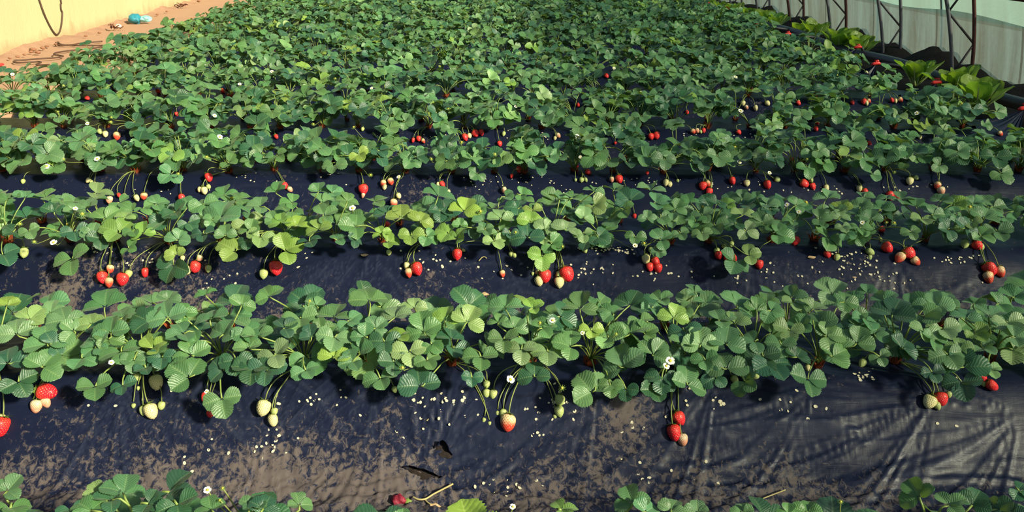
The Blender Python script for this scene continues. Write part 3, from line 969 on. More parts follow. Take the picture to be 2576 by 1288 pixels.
# ------------------------------------------------------------------ fruit list: pixel x, y, length in px, kind (r ripe, b half ripe, p blushing, w white, g green), tip angle
FRUIT = [
 # first whole ridge
 (3,1074,52,'r',-95),(-2,1062,40,'b',-80),(119,986,50,'r',-8),(91,1023,34,'p',-85),(116,1013,30,'p',-60),(393,963,40,'w',-70),(345,950,22,'g',-90),
 (380,1035,42,'w',-65),(360,1034,26,'g',-85),(406,1021,22,'g',-90),(336,1021,13,'g',-90),(348,977,11,'g',-90),(519,1000,30,'r',-90),(528,1041,20,'r',-80),(662,1027,42,'w',-100),
 (690,1036,20,'g',-90),(687,1058,32,'w',-80),(993,981,18,'g',-70),(1224,968,22,'g',-95),(1224,990,22,'g',-90),(1240,992,25,'g',-95),(1266,1041,24,'g',-90),
 (1278,1064,46,'b',-95),(1217,1057,13,'g',-110),(1232,1066,12,'g',-80),(1252,1040,14,'g',-90),(1408,1008,32,'g',-95),(1407,1036,30,'g',-80),(1396,1048,12,'g',-90),
 (1709,1053,38,'r',-60),(1696,1089,44,'r',-80),(1717,1107,32,'p',-80),(1849,955,22,'g',-60),(1900,946,22,'g',-10),(2033,927,18,'w',-90),(2169,914,24,'g',-110),
 (2338,1011,36,'w',-120),(2367,1004,36,'r',-80),(2358,1021,24,'g',-75),(2387,993,17,'g',-90),(2469,949,32,'r',-70),(2474,965,17,'g',-90),(2496,970,32,'r',-45),
 # second
 (60,637,27,'g',-85),(277,677,22,'b',-90),(258,699,32,'r',-75),(274,711,27,'b',-85),(308,703,34,'r',-95),(323,690,22,'g',-100),(365,686,25,'r',-90),
 (459,650,15,'w',-90),(472,680,22,'w',-85),(491,672,30,'r',-95),(502,650,18,'p',-110),(524,677,20,'g',-90),(570,653,13,'g',-80),(663,690,26,'g',-90),(694,675,38,'r',-80),
 (704,674,15,'w',-90),(601,609,11,'r',-90),(975,566,17,'r',-60),(978,636,15,'g',-90),(1023,669,20,'w',-90),(1028,687,26,'b',-80),(1049,677,36,'r',-70),
 (1150,641,30,'r',-90),(1166,630,11,'g',-30),(1264,689,19,'b',-80),(1285,640,13,'g',-80),(1294,643,13,'g',-70),(1371,695,36,'r',-85),(1356,708,26,'w',-80),
 (1352,685,14,'p',-120),(1340,689,10,'g',-95),(1427,690,40,'r',-70),(1407,711,30,'w',-90),(1405,692,22,'g',-110),(1416,697,15,'g',-80),(1424,704,14,'g',-80),(1471,629,19,'g',-75),
 (1596,544,15,'r',-90),(1625,653,26,'w',-80),(1638,630,17,'g',-80),(1650,659,26,'r',-70),(1635,672,24,'r',-85),(1656,675,24,'r',-80),(1691,594,11,'r',-90),
 (1804,632,17,'g',-90),(1808,643,22,'r',-80),(1823,621,17,'g',-60),(1840,615,16,'g',-100),(1833,651,24,'r',-75),(1846,649,20,'r',-60),(1910,666,24,'r',-85),
 (2000,607,25,'r',-100),(2082,640,20,'r',-80),(2105,648,18,'g',-110),(2190,634,22,'g',-40),(2188,648,14,'g',-100),(2219,577,17,'r',-70),(2233,623,30,'r',-60),(2263,649,31,'b',-130),
 (2288,638,34,'r',-60),(2304,657,26,'b',-50),(2427,615,24,'g',-110),(2459,617,28,'r',-70),(2469,621,18,'g',-80),(2490,677,38,'r',-60),(2517,684,30,'b',-75),(2487,698,32,'b',-80),(2215,603,12,'g',-90),
 # third
 (222,454,15,'w',-120),(237,466,17,'w',-90),(231,459,11,'g',-60),(275,503,20,'p',-90),(300,492,13,'r',-60),(313,492,11,'w',-90),(344,499,18,'w',-60),(362,494,19,'b',-90),(457,499,22,'r',-80),
 (525,447,24,'r',-75),(503,477,15,'w',-110),(514,480,20,'w',-75),(525,470,13,'g',-60),(717,468,19,'r',-60),(730,477,15,'p',-50),(58,457,13,'g',-90),(914,477,28,'r',-85),(913,491,16,'p',-100),
 (964,462,19,'b',-90),(983,457,19,'b',-75),(967,471,15,'w',-90),(1003,493,15,'w',-60),(990,512,23,'b',-90),(1113,464,18,'r',-60),(1103,465,14,'w',-100),(1127,485,17,'w',-80),
 (1306,427,19,'r',-90),(1287,443,12,'r',-100),(1268,479,18,'p',-80),(1450,420,16,'r',-90),(1480,433,16,'r',-60),(1463,453,14,'g',-100),(1474,453,13,'g',-70),(1448,453,9,'g',-90),
 (1539,452,15,'p',-90),(1558,451,22,'r',-80),(1628,435,10,'r',-90),(1675,460,19,'w',-100),(1685,464,15,'w',-80),(1705,455,9,'g',-80),(1768,468,22,'r',-100),(1781,463,19,'b',-70),
 (1784,483,22,'r',-110),(1789,468,10,'g',-80),(1843,455,21,'r',-80),(1879,461,17,'w',-90),(1931,465,23,'r',-80),(1956,452,15,'g',-20),(2024,462,24,'r',-40),(2040,454,15,'g',-80),
 (2045,469,20,'r',-80),(2079,474,19,'w',-90),(2162,475,17,'w',-90),(2177,483,19,'r',-60),(2240,493,24,'r',-80),(2258,495,19,'b',-70),(2263,487,13,'g',-60),(2289,456,20,'w',-100),
 (2305,447,13,'g',-40),(2358,467,20,'b',-110),(2368,480,21,'p',-80),
 # fourth
 (252,332,15,'g',-60),(265,338,17,'w',-80),(294,343,22,'b',-85),(695,344,13,'r',-60),(1039,353,13,'r',-100),(1053,349,15,'r',-80),(1065,355,13,'b',-60),(1170,346,20,'r',-70),
 (1181,342,13,'w',-80),(1196,336,20,'r',-70),(1211,334,17,'r',-80),(1257,362,15,'r',-80),(1267,337,13,'g',-100),(1405,341,14,'p',-60),(1396,348,11,'w',-100),(1638,344,17,'r',-80),
 (1652,341,20,'r',-85),(1548,360,8,'r',-90),(1744,331,14,'b',-60),(1754,329,13,'p',-80),(1763,332,10,'g',-80),(1770,329,13,'r',-90),(1859,333,14,'r',-60),(2053,324,14,'r',-80),
 (2056,310,10,'r',-60),(2314,345,12,'w',-90),(2517,336,14,'b',-60),(912,325,11,'g',-100),(2187,360,13,'r',-40),(1993,401,13,'r',-60),
 # fifth and beyond
 (1454,264,11,'r',-60),(1729,283,12,'r',-80),(1869,260,14,'w',-90),(1878,270,12,'p',-60),(1901,272,15,'w',-80),(1931,260,14,'w',-60),(2009,259,13,'r',-60),(2009,256,10,'g',-90),(2145,258,12,'r',-80),
 (2173,256,15,'r',-100),(2180,260,13,'w',-80),(2186,254,12,'b',-60),(2244,252,13,'r',-80),(2253,254,12,'w',-90),(2266,251,14,'b',-60),(444,287,11,'r',-80),(220,247,13,'r',-40),
 (399,230,13,'r',-60),(561,229,13,'r',-60),(1148,167,13,'r',-80),(1526,191,13,'r',-70),(1715,178,9,'r',-80),(1501,167,9,'p',-80),(690,131,8,'r',-80),(2180,183,10,'w',-80),
]
KNAME = {'r': 'ripe red', 'b': 'half-red', 'p': 'pinkish white', 'w': 'pale white', 'g': 'unripe green'}

def berry_meshes(seed, kind):
    r = random.Random(seed)
    nr, ns = 13, 18
    pw = r.uniform(.52, .78); shoulder = r.uniform(.40, .46); flat = r.uniform(.85, 1.0); bump = r.uniform(0, 6)
    V, UV, F = [], [], []
    for i in range(nr + 1):
        v = i / nr                       # 0 tip, 1 calyx end
        z = -.5 + v
        # conical body: narrow rounded tip, broad shoulder that turns in under the calyx
        pk = .66
        if v < pk: rad = shoulder * max(0, 1 - ((pk - v) / pk) ** 2.1) ** pw
        else: rad = shoulder * (.10 + .90 * math.sqrt(max(0, 1 - ((v - pk) / (1.003 - pk)) ** 2.6)))
        for s in range(ns + 1):
            a = 2 * math.pi * s / ns
            q = rad * (1 + .05 * math.sin(2 * a + bump) + .03 * math.sin(3 * a + bump * 2 + 3 * v))
            V.append((q * math.cos(a), q * math.sin(a) * flat, z + .02 * math.sin(a + bump) * v)); UV.append((s / ns, v))
    for i in range(nr):
        for s in range(ns):
            a = i * (ns + 1) + s
            F.append((a, a + 1, a + ns + 2, a + ns + 1))
    body = mesh_of('berry', V, F, M[kind], True, UV)
    return body
BERRY = {k: [berry_meshes(i + 10 * ord(k), k) for i in range(4)] for k in 'rbpwg'}
def calyx_mesh(seed):
    r = random.Random(seed)
    V, F = [], []
    for i in range(10):
        a = 2 * math.pi * i / 10 + r.uniform(-.15, .15); ln = r.uniform(.32, .50); lift = r.uniform(-.14, .16); w = r.uniform(.07, .10)
        d = Vector((math.cos(a), math.sin(a), 0)); s = Vector((-math.sin(a), math.cos(a), 0)) * w
        o = len(V); Z = Vector((0, 0, 1))
        V += [d * .03 - s * .6 + Z * .50, d * .03 + s * .6 + Z * .50, d * ln * .55 + s + Z * (.515 + lift * .2), d * ln * .55 - s + Z * (.515 + lift * .2), d * ln + Z * (.47 + lift)]
        F += [(o, o + 1, o + 2, o + 3), (o + 3, o + 2, o + 4)]
    return mesh_of('calyx', V, F, M['sepal'])
CALYX = [calyx_mesh(i) for i in range(4)]

berries = []                 # (px, py, half length px, depth)
plants = []                  # (k, line, root)
def row_of(y): return int(round((y - ROW0) / ROW_D))

def prepare_fruit():
    out = []
    for i, (px, py, L, kd, ang) in enumerate(FRUIT):
        p = hit_ground(px, py, .012)
        d = depth_of(p)
        ln = L * d / FPX
        p = hit_ground(px, py, ln * .40)
        out.append((p, ln, kd, ang, px, py, L))
        berries.append((px, py, L, depth_of(p)))
    return out
fruit = prepare_fruit()

def place_fruit():
    byrow = {}
    for f in fruit:
        # a fruit belongs to the ridge it hangs from, the one behind it
        p = f[0]
        k = row_of(p.y)
        if p.y - row_y(k) > .2: k += 1
        byrow.setdefault(k, []).append(f)
    for k, fs in byrow.items():
        fs.sort(key=lambda f: f[4])
        for n, (p, ln, kd, ang, px, py, L) in enumerate(fs):
            size = 'large' if ln > .036 else 'small' if ln < .019 else ''
            root = empty('strawberry', p)
            nrm = ground_n(p.y)
            v = RGT * math.cos(R(ang)) + UPV * math.sin(R(ang))
            view = (p - EYE).normalized()
            tip = (v - nrm * v.dot(nrm) * .8 + view * 0.0)
            tip = (tip - nrm * .10).normalized()
            z = -tip
            x = z.orthogonal().normalized()
            a = random.uniform(0, 6.28)
            y = z.cross(x)
            x2 = x * math.cos(a) + y * math.sin(a); y2 = z.cross(x2)
            m = Matrix.Identity(4)
            asp = random.uniform(.92, 1.05)
            for q in range(3):
                m[q][0], m[q][1], m[q][2] = x2[q] * ln * asp, y2[q] * ln * asp, z[q] * ln
            mm = ortho(m)
            put('berry', random.choice(BERRY[kd]), root, mm)
            cx = put('calyx', random.choice(CALYX), root, mm)
            # stalk from the calyx back to the nearest plant's crown
            top = p + z * ln * .5
            cands = [r for (kk, li, r) in plants if kk == k]
            if cands:
                c = min(cands, key=lambda r: abs(r.location.x - p.x) + .4 * abs(r.location.y - p.y))
                C = c.location.copy()
            else:
                C = p + Vector((random.uniform(-.04, .04), .12, .05))
            D = (C - top).length
            if D > .45:
                C = top + (C - top) * (.45 / D); C.z = float(ground(C.y)) + .01; D = (C - top).length
            pts = bez(top, top + z * min(.05, D * .4) + Vector((0, 0, .012)), top.lerp(C, .6) + Vector((0, 0, .02 + .05 * D)), C + Vector((0, 0, .01)), 9)
            pts = [Vector((q.x, q.y, max(q.z, float(ground(q.y)) + .012))) for q in pts]
            V, F = tube_data([q - p for q in pts], .0012 + .0005 * (ln / .04), 5)
            put('fruit_stalk', mesh_of('fruit_stalk', V, F, M['stalk']), root)
            where = f'under the {ordinal(k)} ridge' if k > 0 else 'at the bottom ridge'
            lab = f"{size + ' ' if size else ''}{KNAME[kd]} strawberry, {ordinal(n + 1)} fruit from the left along the {ordinal(max(k, 1))} whole ridge"
            tag(root, lab, 'strawberry', f'strawberries along the {ordinal(max(k, 1))} ridge')
# ------------------------------------------------------------------ leaves read off the photograph: zoom block, x, y, leaflet length, direction of the middle leaflet, tone
BLK = {'A': (0, 720, 2.268), 'B': (640, 720, 2.268), 'C': (1280, 720, 2.268), 'D': (1916, 720, 2.268), 'E': (0, 400, 2.9953), 'F': (860, 400, 2.9953), 'G': (1716, 400, 2.9953)}
NEAR_LEAVES = '''
A 95 275 95 95 p;A 270 330 110 95;A 40 110 60 90 y;A 288 150 75 70 p;A 245 462 100 50;A 375 195 85 110;A 520 215 75 95 p;A 632 268 95 80;A 545 345 80 40
A 468 410 85 -20;A 692 372 95 -70;A 872 350 78 30 y;A 925 405 70 -90 d;A 832 465 62 -70 d;A 545 570 90 -90;A 700 565 66 -90 d;A 1078 520 112 150;A 1092 395 92 100
A 955 180 100 100;A 1205 185 88 60;A 1050 270 90 -160;A 1040 155 68 0;A 1172 50 60 90;A 962 75 62 60;A 1378 110 72 80;A 1275 275 80 60;A 1275 480 85 140 d
A 1345 425 85 -90 d;A 1418 352 74 100;A 1412 265 80 -60;A 1265 640 92 -80;A 45 440 100 90 d;A 105 545 95 -60 d;A 1440 470 100 -100 d;A 170 190 85 40 p;A 700 180 75 20
A 420 255 75 150;A 765 420 70 -100;A 150 60 0 0;A 620 300 72 -130;A 850 200 90 160 d;A 300 330 70 20 d;A 1130 320 70 200
B 118 392 90 -70 p;B 70 480 100 -95 d;B 85 60 75 120;B 262 182 92 -90;B 455 175 92 60;B 458 292 92 -100 p;B 325 290 66 100 d;B 448 405 84 70 y;B 598 375 78 80
B 655 85 95 110;B 800 180 90 75 p;B 912 125 68 90 p;B 965 262 102 100;B 820 290 68 40 y;B 742 315 82 -90 d;B 1090 185 78 80 y;B 1212 205 92 60 p;B 885 372 92 -80 p
B 985 420 74 -60;B 795 430 78 -90 d;B 718 525 90 -70;B 945 570 105 100 d;B 1292 402 88 -90;B 1422 300 84 -90;B 1432 120 86 80;B 292 478 72 -60;B 1120 300 72 90 d
B 560 430 70 200;B 690 240 74 30;B 540 200 70 -30;B 380 250 70 100;B 350 110 60 150;B 170 240 70 30 d;B 1240 520 55 -90 d;B 1390 210 60 60;B 1010 330 66 -40;B 630 290 70 180;B 20 280 80 90
C 72 360 84 -90 p;C 135 125 62 20 y;C 405 130 102 80;C 290 175 95 -30 d;C 222 372 92 -90 p;C 352 345 90 170;C 148 515 84 90 d;C 475 605 118 130;C 655 462 112 110
C 690 272 106 105;C 568 292 90 -110 p;C 690 110 96 60 d;C 590 155 74 160;C 815 125 72 -60;C 820 392 92 50;C 940 182 78 70 y;C 1000 252 88 -80 d;C 862 80 66 20;C 990 135 62 -30
C 985 322 68 80;C 1092 335 92 100 p;C 1240 472 108 110;C 1015 562 100 90;C 872 525 90 -90 d;C 1345 540 82 -40;C 1238 330 98 80;C 1300 105 96 60;C 1060 35 58 140;C 1122 95 66 -60
C 1288 212 82 90 p;C 1200 195 78 10;C 1412 135 74 90;C 1402 315 68 200;C 1450 400 95 -80 d;C 580 565 66 -90;C 668 585 68 -90 d;C 775 270 70 20;C 1120 420 70 -80;C 470 250 60 -80 y;C 900 540 60 -60 d
C 30 240 70 60;C 190 240 70 20;C 520 90 70 -30;C 750 200 70 -60;C 1180 520 70 -150 d;C 830 590 80 -70 d
D 28 90 70 90;D 52 140 70 -30;D 55 445 110 -60 d;D 200 405 70 60 d;D 172 62 72 90;D 182 92 62 -60 p;D 292 132 74 20 p;D 158 250 78 -90 p;D 220 235 68 60;D 332 215 82 10
D 370 285 92 0 p;D 402 400 94 20;D 262 530 98 -80;D 540 328 92 80;D 400 45 92 150 p;D 602 40 55 90;D 590 190 78 -60;D 642 275 72 60;D 745 165 105 60 d;D 672 402 56 -60
D 800 352 88 60 d;D 925 172 92 -30;D 990 112 92 0 p;D 1165 182 78 90;D 1030 242 84 -60 p;D 1060 390 90 -60;D 1152 462 112 100 d;D 1140 545 100 -80 d;D 1220 272 68 -40 y
D 930 258 78 -90 p;D 1130 360 68 90 p;D 1040 95 66 60;D 1300 172 78 20;D 1402 205 82 -60 p;D 1440 62 74 30;D 1262 352 66 -30;D 1300 472 62 -60 p;D 970 490 62 -60 d;D 1440 292 70 0
D 980 300 70 -80;D 470 90 70 -20;D 520 170 70 -60;D 700 90 80 40;D 850 110 70 0;D 480 260 60 20 d;D 1350 100 70 0;D 1210 100 60 50;D 110 330 80 -90
'''
BOTTOM_LEAVES = '''
A 705 1185 112 80;A 40 1170 85 40;A 60 1265 95 -60;A 965 1175 130 -30 d;A 845 1240 80 -10 d;A 1010 1245 110 -80 d;A 1205 1275 78 100;A 1440 1250 80 60;A 565 1185 80 120 p;A 405 1275 70 -60 d;A 520 1280 100 150
A 640 1220 90 180 d;B 255 1250 70 110;B 50 1270 80 60 d;B 850 1345 70 90;B 10 1255 70 -40;C 300 1275 80 10 y;C 705 1240 95 110;C 925 1275 72 60;C 1075 1290 66 90;C 1330 1290 66 90;C 780 1290 80 30
D 900 1205 96 120;D 1065 1250 84 20;D 1200 1250 86 60 d;D 1345 1275 88 20 d;D 1465 1165 70 -30 d;D 260 1290 80 80;D 150 1300 60 90;D 1420 1300 80 100 d
'''
SECOND_LEAVES = '''
E 60 305 85 60;E 190 290 75 90;E 340 290 82 30;E 470 320 72 -60;E 722 260 100 0 p;E 100 550 76 200 d;E 220 540 66 -60;E 560 545 92 -80 d;E 410 400 85 60 d;E 560 390 64 90;E 660 370 98 50;E 790 450 102 30;E 900 330 76 -30
E 945 440 66 60 p;E 895 555 115 160 y;E 1080 560 80 90 y;E 1000 540 66 -60;E 970 670 62 -20;E 760 600 85 -90 d;E 700 560 76 180;E 1180 340 80 20;E 1080 370 66 -40;E 545 750 132 -90;E 1320 400 92 -60 d;E 1340 610 84 70
E 1330 720 76 100 y;E 1310 800 125 -110 d;E 1420 350 76 120;E 1530 340 92 -60;E 1690 270 92 90;E 1662 440 150 70;E 1800 300 84 0;E 2080 250 84 60;E 1960 360 86 180;E 1700 575 80 90;E 1880 545 84 60;E 1965 585 98 -100 p
E 1775 695 122 150 y;E 2150 690 120 20 y;E 2120 480 80 90 y;E 2240 500 84 60 y;E 2400 530 88 100 y;E 2440 425 102 20;E 2330 620 80 -60 d;E 2540 610 66 30;E 2200 330 76 180;E 2400 245 76 90;E 2500 255 76 0;E 1530 560 84 -90 d
E 1420 480 76 -60 d;E 2060 460 64 120;E 1600 460 64 -120;E 1860 620 66 -90 d;E 20 720 112 -60 d
F 40 320 76 90;F 105 510 115 180;F 250 325 84 20;F 340 410 88 120 d;F 445 440 98 90 y;F 590 470 88 60 y;F 520 575 88 -90 y;F 640 585 80 -30;F 300 565 64 120 y;F 345 625 80 0 y;F 95 610 64 -90 d;F 725 280 115 90;F 740 390 80 -90 d
F 920 395 108 70 y;F 1030 380 64 -30;F 800 560 88 160 y;F 870 600 80 60 y;F 890 500 56 90;F 1060 470 66 180;F 1080 530 64 -60;F 1195 450 90 100 p;F 1150 615 84 -60 p;F 1350 270 76 0;F 1230 285 66 -20;F 1400 590 115 90 d
F 1420 470 92 90 y;F 1440 390 70 120 y;F 1530 530 80 60 p;F 1520 600 60 -90 p;F 1510 730 96 -90 y;F 1580 640 88 -40;F 1690 530 98 70 p;F 1640 300 84 90;F 1740 295 76 30;F 1820 440 80 90 p;F 1820 560 66 -90 p;F 1850 620 80 -120 d
F 1930 590 84 -30 d;F 1900 350 92 -40 p;F 1900 245 70 100;F 2050 235 76 20;F 2120 380 84 -60;F 2170 315 102 150 d;F 2330 235 92 90 p;F 2360 330 98 0;F 2400 440 74 -60;F 2210 590 76 -100;F 2400 610 88 20;F 2390 700 54 -90;F 2510 380 84 60
F 2550 560 64 -60;F 1460 330 74 -90;F 1330 370 84 180 d;F 1270 560 60 -90 d;F 2490 470 64 180;F 2300 450 64 90
G 60 330 84 120;G 150 420 80 -60;G 260 340 84 60 d;G 340 345 64 30 y;G 460 420 88 90 p;G 250 500 84 -60;G 150 560 74 -80 p;G 400 490 74 200 d;G 480 540 84 -30 p;G 600 480 88 120;G 700 530 64 60;G 720 570 102 -20;G 450 300 64 90
G 640 340 80 0 p;G 660 380 64 -80 d;G 860 350 74 20;G 830 470 64 180;G 1030 450 80 0;G 1160 400 80 100;G 1050 490 64 180;G 1090 295 92 60 p;G 1200 375 80 90 y;G 1190 440 70 100 p;G 1210 510 54 -60 p;G 1340 360 76 60;G 1360 290 76 0
G 1420 450 76 90;G 1340 520 76 -60;G 1240 560 64 -30;G 1320 590 64 -60;G 1500 380 84 60;G 1760 360 92 90;G 1810 455 84 -60 p;G 1890 420 74 0;G 2050 345 92 20 y;G 2270 440 92 60;G 2340 360 84 0;G 2370 540 104 -60;G 2000 530 84 180 d
G 2130 520 92 60 d;G 2180 480 66 -80 p;G 2060 420 74 180;G 2250 580 84 -30;G 1950 315 74 60;G 2190 335 64 20;G 2430 440 74 -60;G 1650 305 84 0;G 1540 300 64 90;G 1720 550 64 -60;G 395 770 112 -110;G 500 725 84 10 p;G 2500 395 64 20
G 1590 420 74 180 d;G 100 470 74 -120;G 560 290 56 90
'''
def parse(txt):
    out = []
    for it in txt.replace('\n', ';').split(';'):
        w = it.split()
        if len(w) < 5: continue
        b = BLK[w[0]]
        L = float(w[3])
        if L <= 0: continue
        out.append((b[0] + float(w[1]) / b[2], b[1] + float(w[2]) / b[2], L / b[2], float(w[4]), w[5] if len(w) > 5 else None))
    return out

# flowers seen in the photograph: pixel, size in px, bare of petals, ridge
FLOWER_PX = [(522, 1233, 15, 0, 0), (560, 1228, 12, 1, 0), (553, 1258, 11, 1, 0), (1290, 1275, 12, 0, 0), (2115, 1262, 11, 1, 0), (1686, 908, 18, 0, 1), (1676, 921, 14, 0, 1), (1390, 806, 12, 0, 1), (1358, 812, 12, 1, 1), (1284, 955, 17, 0, 1),
 (1414, 976, 15, 1, 1), (1012, 925, 14, 1, 1), (280, 912, 11, 0, 1), (1466, 838, 9, 0, 1), (1550, 840, 9, 1, 1), (779, 757, 10, 1, 1), (520, 985, 9, 0, 1), (887, 524, 13, 0, 2), (207, 538, 13, 1, 2), (190, 525, 9, 0, 2), (135, 610, 13, 0, 2),
 (50, 563, 11, 1, 2), (86, 608, 10, 1, 2), (1620, 612, 12, 1, 2), (1598, 618, 10, 0, 2), (1297, 584, 10, 1, 2), (1415, 620, 10, 1, 2), (2010, 533, 9, 0, 2), (2230, 560, 10, 1, 2), (2170, 560, 9, 0, 2), (1980, 515, 9, 0, 2),
 (932, 440, 10, 1, 3), (1003, 445, 8, 0, 3), (1085, 400, 8, 1, 3), (1936, 435, 8, 0, 3), (1860, 408, 9, 0, 3), (2250, 433, 8, 1, 3), (520, 395, 10, 1, 3), (448, 437, 9, 1, 3), (1460, 395, 7, 0, 3), (2030, 400, 7, 1, 3),
 (540, 291, 8, 0, 4), (220, 311, 8, 0, 4), (280, 295, 7, 1, 4), (120, 312, 8, 1, 4), (788, 312, 8, 1, 4), (670, 310, 7, 1, 4), (160, 400, 8, 1, 3), (802, 222, 8, 0, 5), (106, 222, 7, 0, 5), (245, 205, 7, 0, 5), (684, 180, 7, 0, 5), (1575, 232, 6, 0, 5),
 (1200, 238, 6, 0, 5), (1545, 172, 6, 0, 5), (935, 222, 6, 0, 5), (160, 215, 7, 1, 5), (360, 190, 6, 1, 5)]

def plant_root(k, line, x, y):
    root = empty('strawberry_plant', (x, y, float(ground(y)) - .004))
    plants.append((k, line, root))
    put('crown', random.choice(CROWNS), root, Matrix.LocRotScale(Vector((0, 0, -.004)), Matrix.Rotation(random.uniform(0, 6), 3, 'Z').to_quaternion(), Vector((1, 1, 1)) * random.uniform(.8, 1.25)))
    return root

def covers_fruit(J, L):
    px, py, d = project(J)
    Lp = L * FPX / d
    for bx, by, bl, bd in berries:
        if abs(bx - px) < Lp * 1.05 + bl * .3 and abs(by - py) < Lp * .85 + bl * .3 and d < bd + .02:
            return True
    return False

CAP = {0: .06, 1: .165, 2: .165, 3: .165}
def random_leaf(root, k, i, n, scale=1.0, inner=False):
    C = root.location.copy() + Vector((0, 0, .012))
    for _ in range(14):
        a = 2.399 * i + random.uniform(-.7, .7) + hash_ang[root.name]
        r = random.uniform(.02, .10) if inner else random.uniform(.035, .175)
        J = Vector((C.x + r * math.cos(a), C.y + r * .95 * math.sin(a), 0))
        top = .085 if inner and k else CAP.get(k, .175)
        z = top * (1 - .55 * (r / .18) ** 2) * random.uniform(.55, 1.12)
        J.z = max(RIDGE * .5 + float(ground(J.y)) * .5 + z, float(ground(J.y)) + .035)
        L = random.uniform(.060, .094) * scale * (1 if k < 3 else .80)
        out = Vector((math.cos(a), math.sin(a), 0))
        N = (Vector((0, 0, 1)) + out * (r / .17) * .55 + Vector((random.gauss(0, .30), random.gauss(-.26, .26), 0))).normalized()
        F = out + Vector((random.gauss(0, .4), random.gauss(0, .4), 0))
        if k <= 5 and covers_fruit(J, L): continue
        add_leaf(root, C, J, N, F, L, leaf_tone(), near=k <= 2)
        return True
    return False
hash_ang = {}

def build_row(k, spacing, n_leaf, xl, xr, lines=(0, 1)):
    made = []
    for line in lines:
        yb = row_y(k) + (-.10 if line == 0 else .10)
        x = xl + (spacing * .5 if line else 0) + random.uniform(0, .05)
        while x < xr:
            xx, yy = x + random.uniform(-.03, .03), yb + random.uniform(-.02, .02)
            root = plant_root(k, line, xx, yy)
            hash_ang[root.name] = random.uniform(0, 6.28)
            made.append((line, root))
            x += spacing * random.uniform(.9, 1.1)
    return made

rows_built = {}
for k in range(0, 7):
    y = row_y(k)
    d = (y + .15) * math.cos(PITCH) + 1.1 * math.sin(PITCH)
    half = .644 * d + (.18 if k < 2 else .12) + (.38 if k < 4 else 0)
    xl, xr = max(-half, row_left(y)), min(half, row_right(y))
    rows_built[k] = build_row(k, .205 if k < 3 else .215, 9, xl, xr, (0, 1) if k < 6 else (0,))

def nearest_plant(k, J):
    return min((r for (l, r) in rows_built[k]), key=lambda r: (r.location.x - J.x) ** 2 + .6 * (r.location.y - J.y) ** 2)

def listed_leaves(txt, k):
    for px, py, Lp, ang, tone in parse(txt):
        J, n = hit_canopy(px, py, k) if k else hit_canopy(px, py, k, .30, .20, .17)
        root = nearest_plant(k, J)
        d = depth_of(J)
        L = Lp * d / FPX * 1.16
        view = (EYE - J).normalized()
        N = (n * .55 + Vector((0, 0, 1)) * .55 + view * .35 + Vector((random.gauss(0, .26), random.gauss(0, .18), random.gauss(0, .1)))).normalized()
        v = RGT * math.cos(R(ang)) + UPV * math.sin(R(ang))
        dn = view.dot(N)
        F = v - view * (v.dot(N) / max(.35, dn))
        C = root.location.copy() + Vector((0, 0, .012))
        add_leaf(root, C, J, N, F, L, leaf_tone(tone if tone else 'n'), True)
listed_leaves(NEAR_LEAVES, 1)
listed_leaves(SECOND_LEAVES, 2)
listed_leaves(BOTTOM_LEAVES, 0)
def outside(root):
    px = project(root.location)[0]
    return px < -110 or px > 2686
for k in rows_built:
    for line, root in rows_built[k]:
        if k == 0: nl, inner = 3, True
        elif k in (1, 2): nl, inner = (9, False) if outside(root) else (3, True)
        else: nl, inner = (9 if k < 3 else 13 if k < 5 else 12), False
        for i in range(nl):
            random_leaf(root, k, i, nl, .8 if inner else 1.0, inner)

n_flower = {}
for px, py, s, bare, k in FLOWER_PX:
    P, n = hit_canopy(px, py, k, .29, .20, .16) if k else hit_canopy(px, py, 0, .30, .20, .17)
    root = nearest_plant(k, P)
    N = ((EYE - P).normalized() * .7 + Vector((random.gauss(0, .3), 0, .7))).normalized()
    P = P + (EYE - P).normalized() * .03
    add_flower(root, P, N, s * depth_of(P) / FPX * .62, bool(bare))
    n_flower[root.name] = n_flower.get(root.name, 0) + 1
rf = random.Random(9)
for k in (2, 3, 4, 5, 6):
    for line, root in rows_built[k]:
        if rf.random() < (.12 if k == 2 else .30):
            c = root.location
            P = Vector((c.x + rf.uniform(-.12, .12), c.y + rf.uniform(-.17, .02), RIDGE + rf.uniform(.06, .17)))
            add_flower(root, P, Vector((rf.gauss(0, .3), -.5, .8)).normalized(), rf.uniform(.011, .015), rf.random() < .6)
            n_flower[root.name] = n_flower.get(root.name, 0) + 1
place_fruit()

for k in rows_built:
    for line in (0, 1):
        rs = sorted([r for (l, r) in rows_built[k] if l == line], key=lambda r: r.location.x)
        out_l = [r for r in rs if outside(r) and r.location.x < 0][::-1]
        out_r = [r for r in rs if outside(r) and r.location.x > 0]
        for side, lst in (('left', out_l), ('right', out_r)):
            for i, r in enumerate(lst):
                tag(r, f"leafy strawberry plant past the {side} picture edge, {ordinal(i + 1)} out, {'front' if line == 0 else 'back'} line, {ROWNAME(k)} ridge",
                    'plant', f'strawberry plants on the {ROWNAME(k)} ridge')
        rs = [r for r in rs if not outside(r)]
        for i, r in enumerate(rs):
            f = n_flower.get(r.name, 0)
            adj = 'flowering' if f else 'leafy'
            lab = f"{adj} strawberry plant, {ordinal(i + 1)} from the left in the {'front' if line == 0 else 'back'} line of the " + \
                  ('bottom ridge' if k == 0 else f'{ordinal(k)} whole ridge')
            tag(r, lab, 'plant', f'strawberry plants on the {"bottom" if k == 0 else ordinal(k)} ridge')

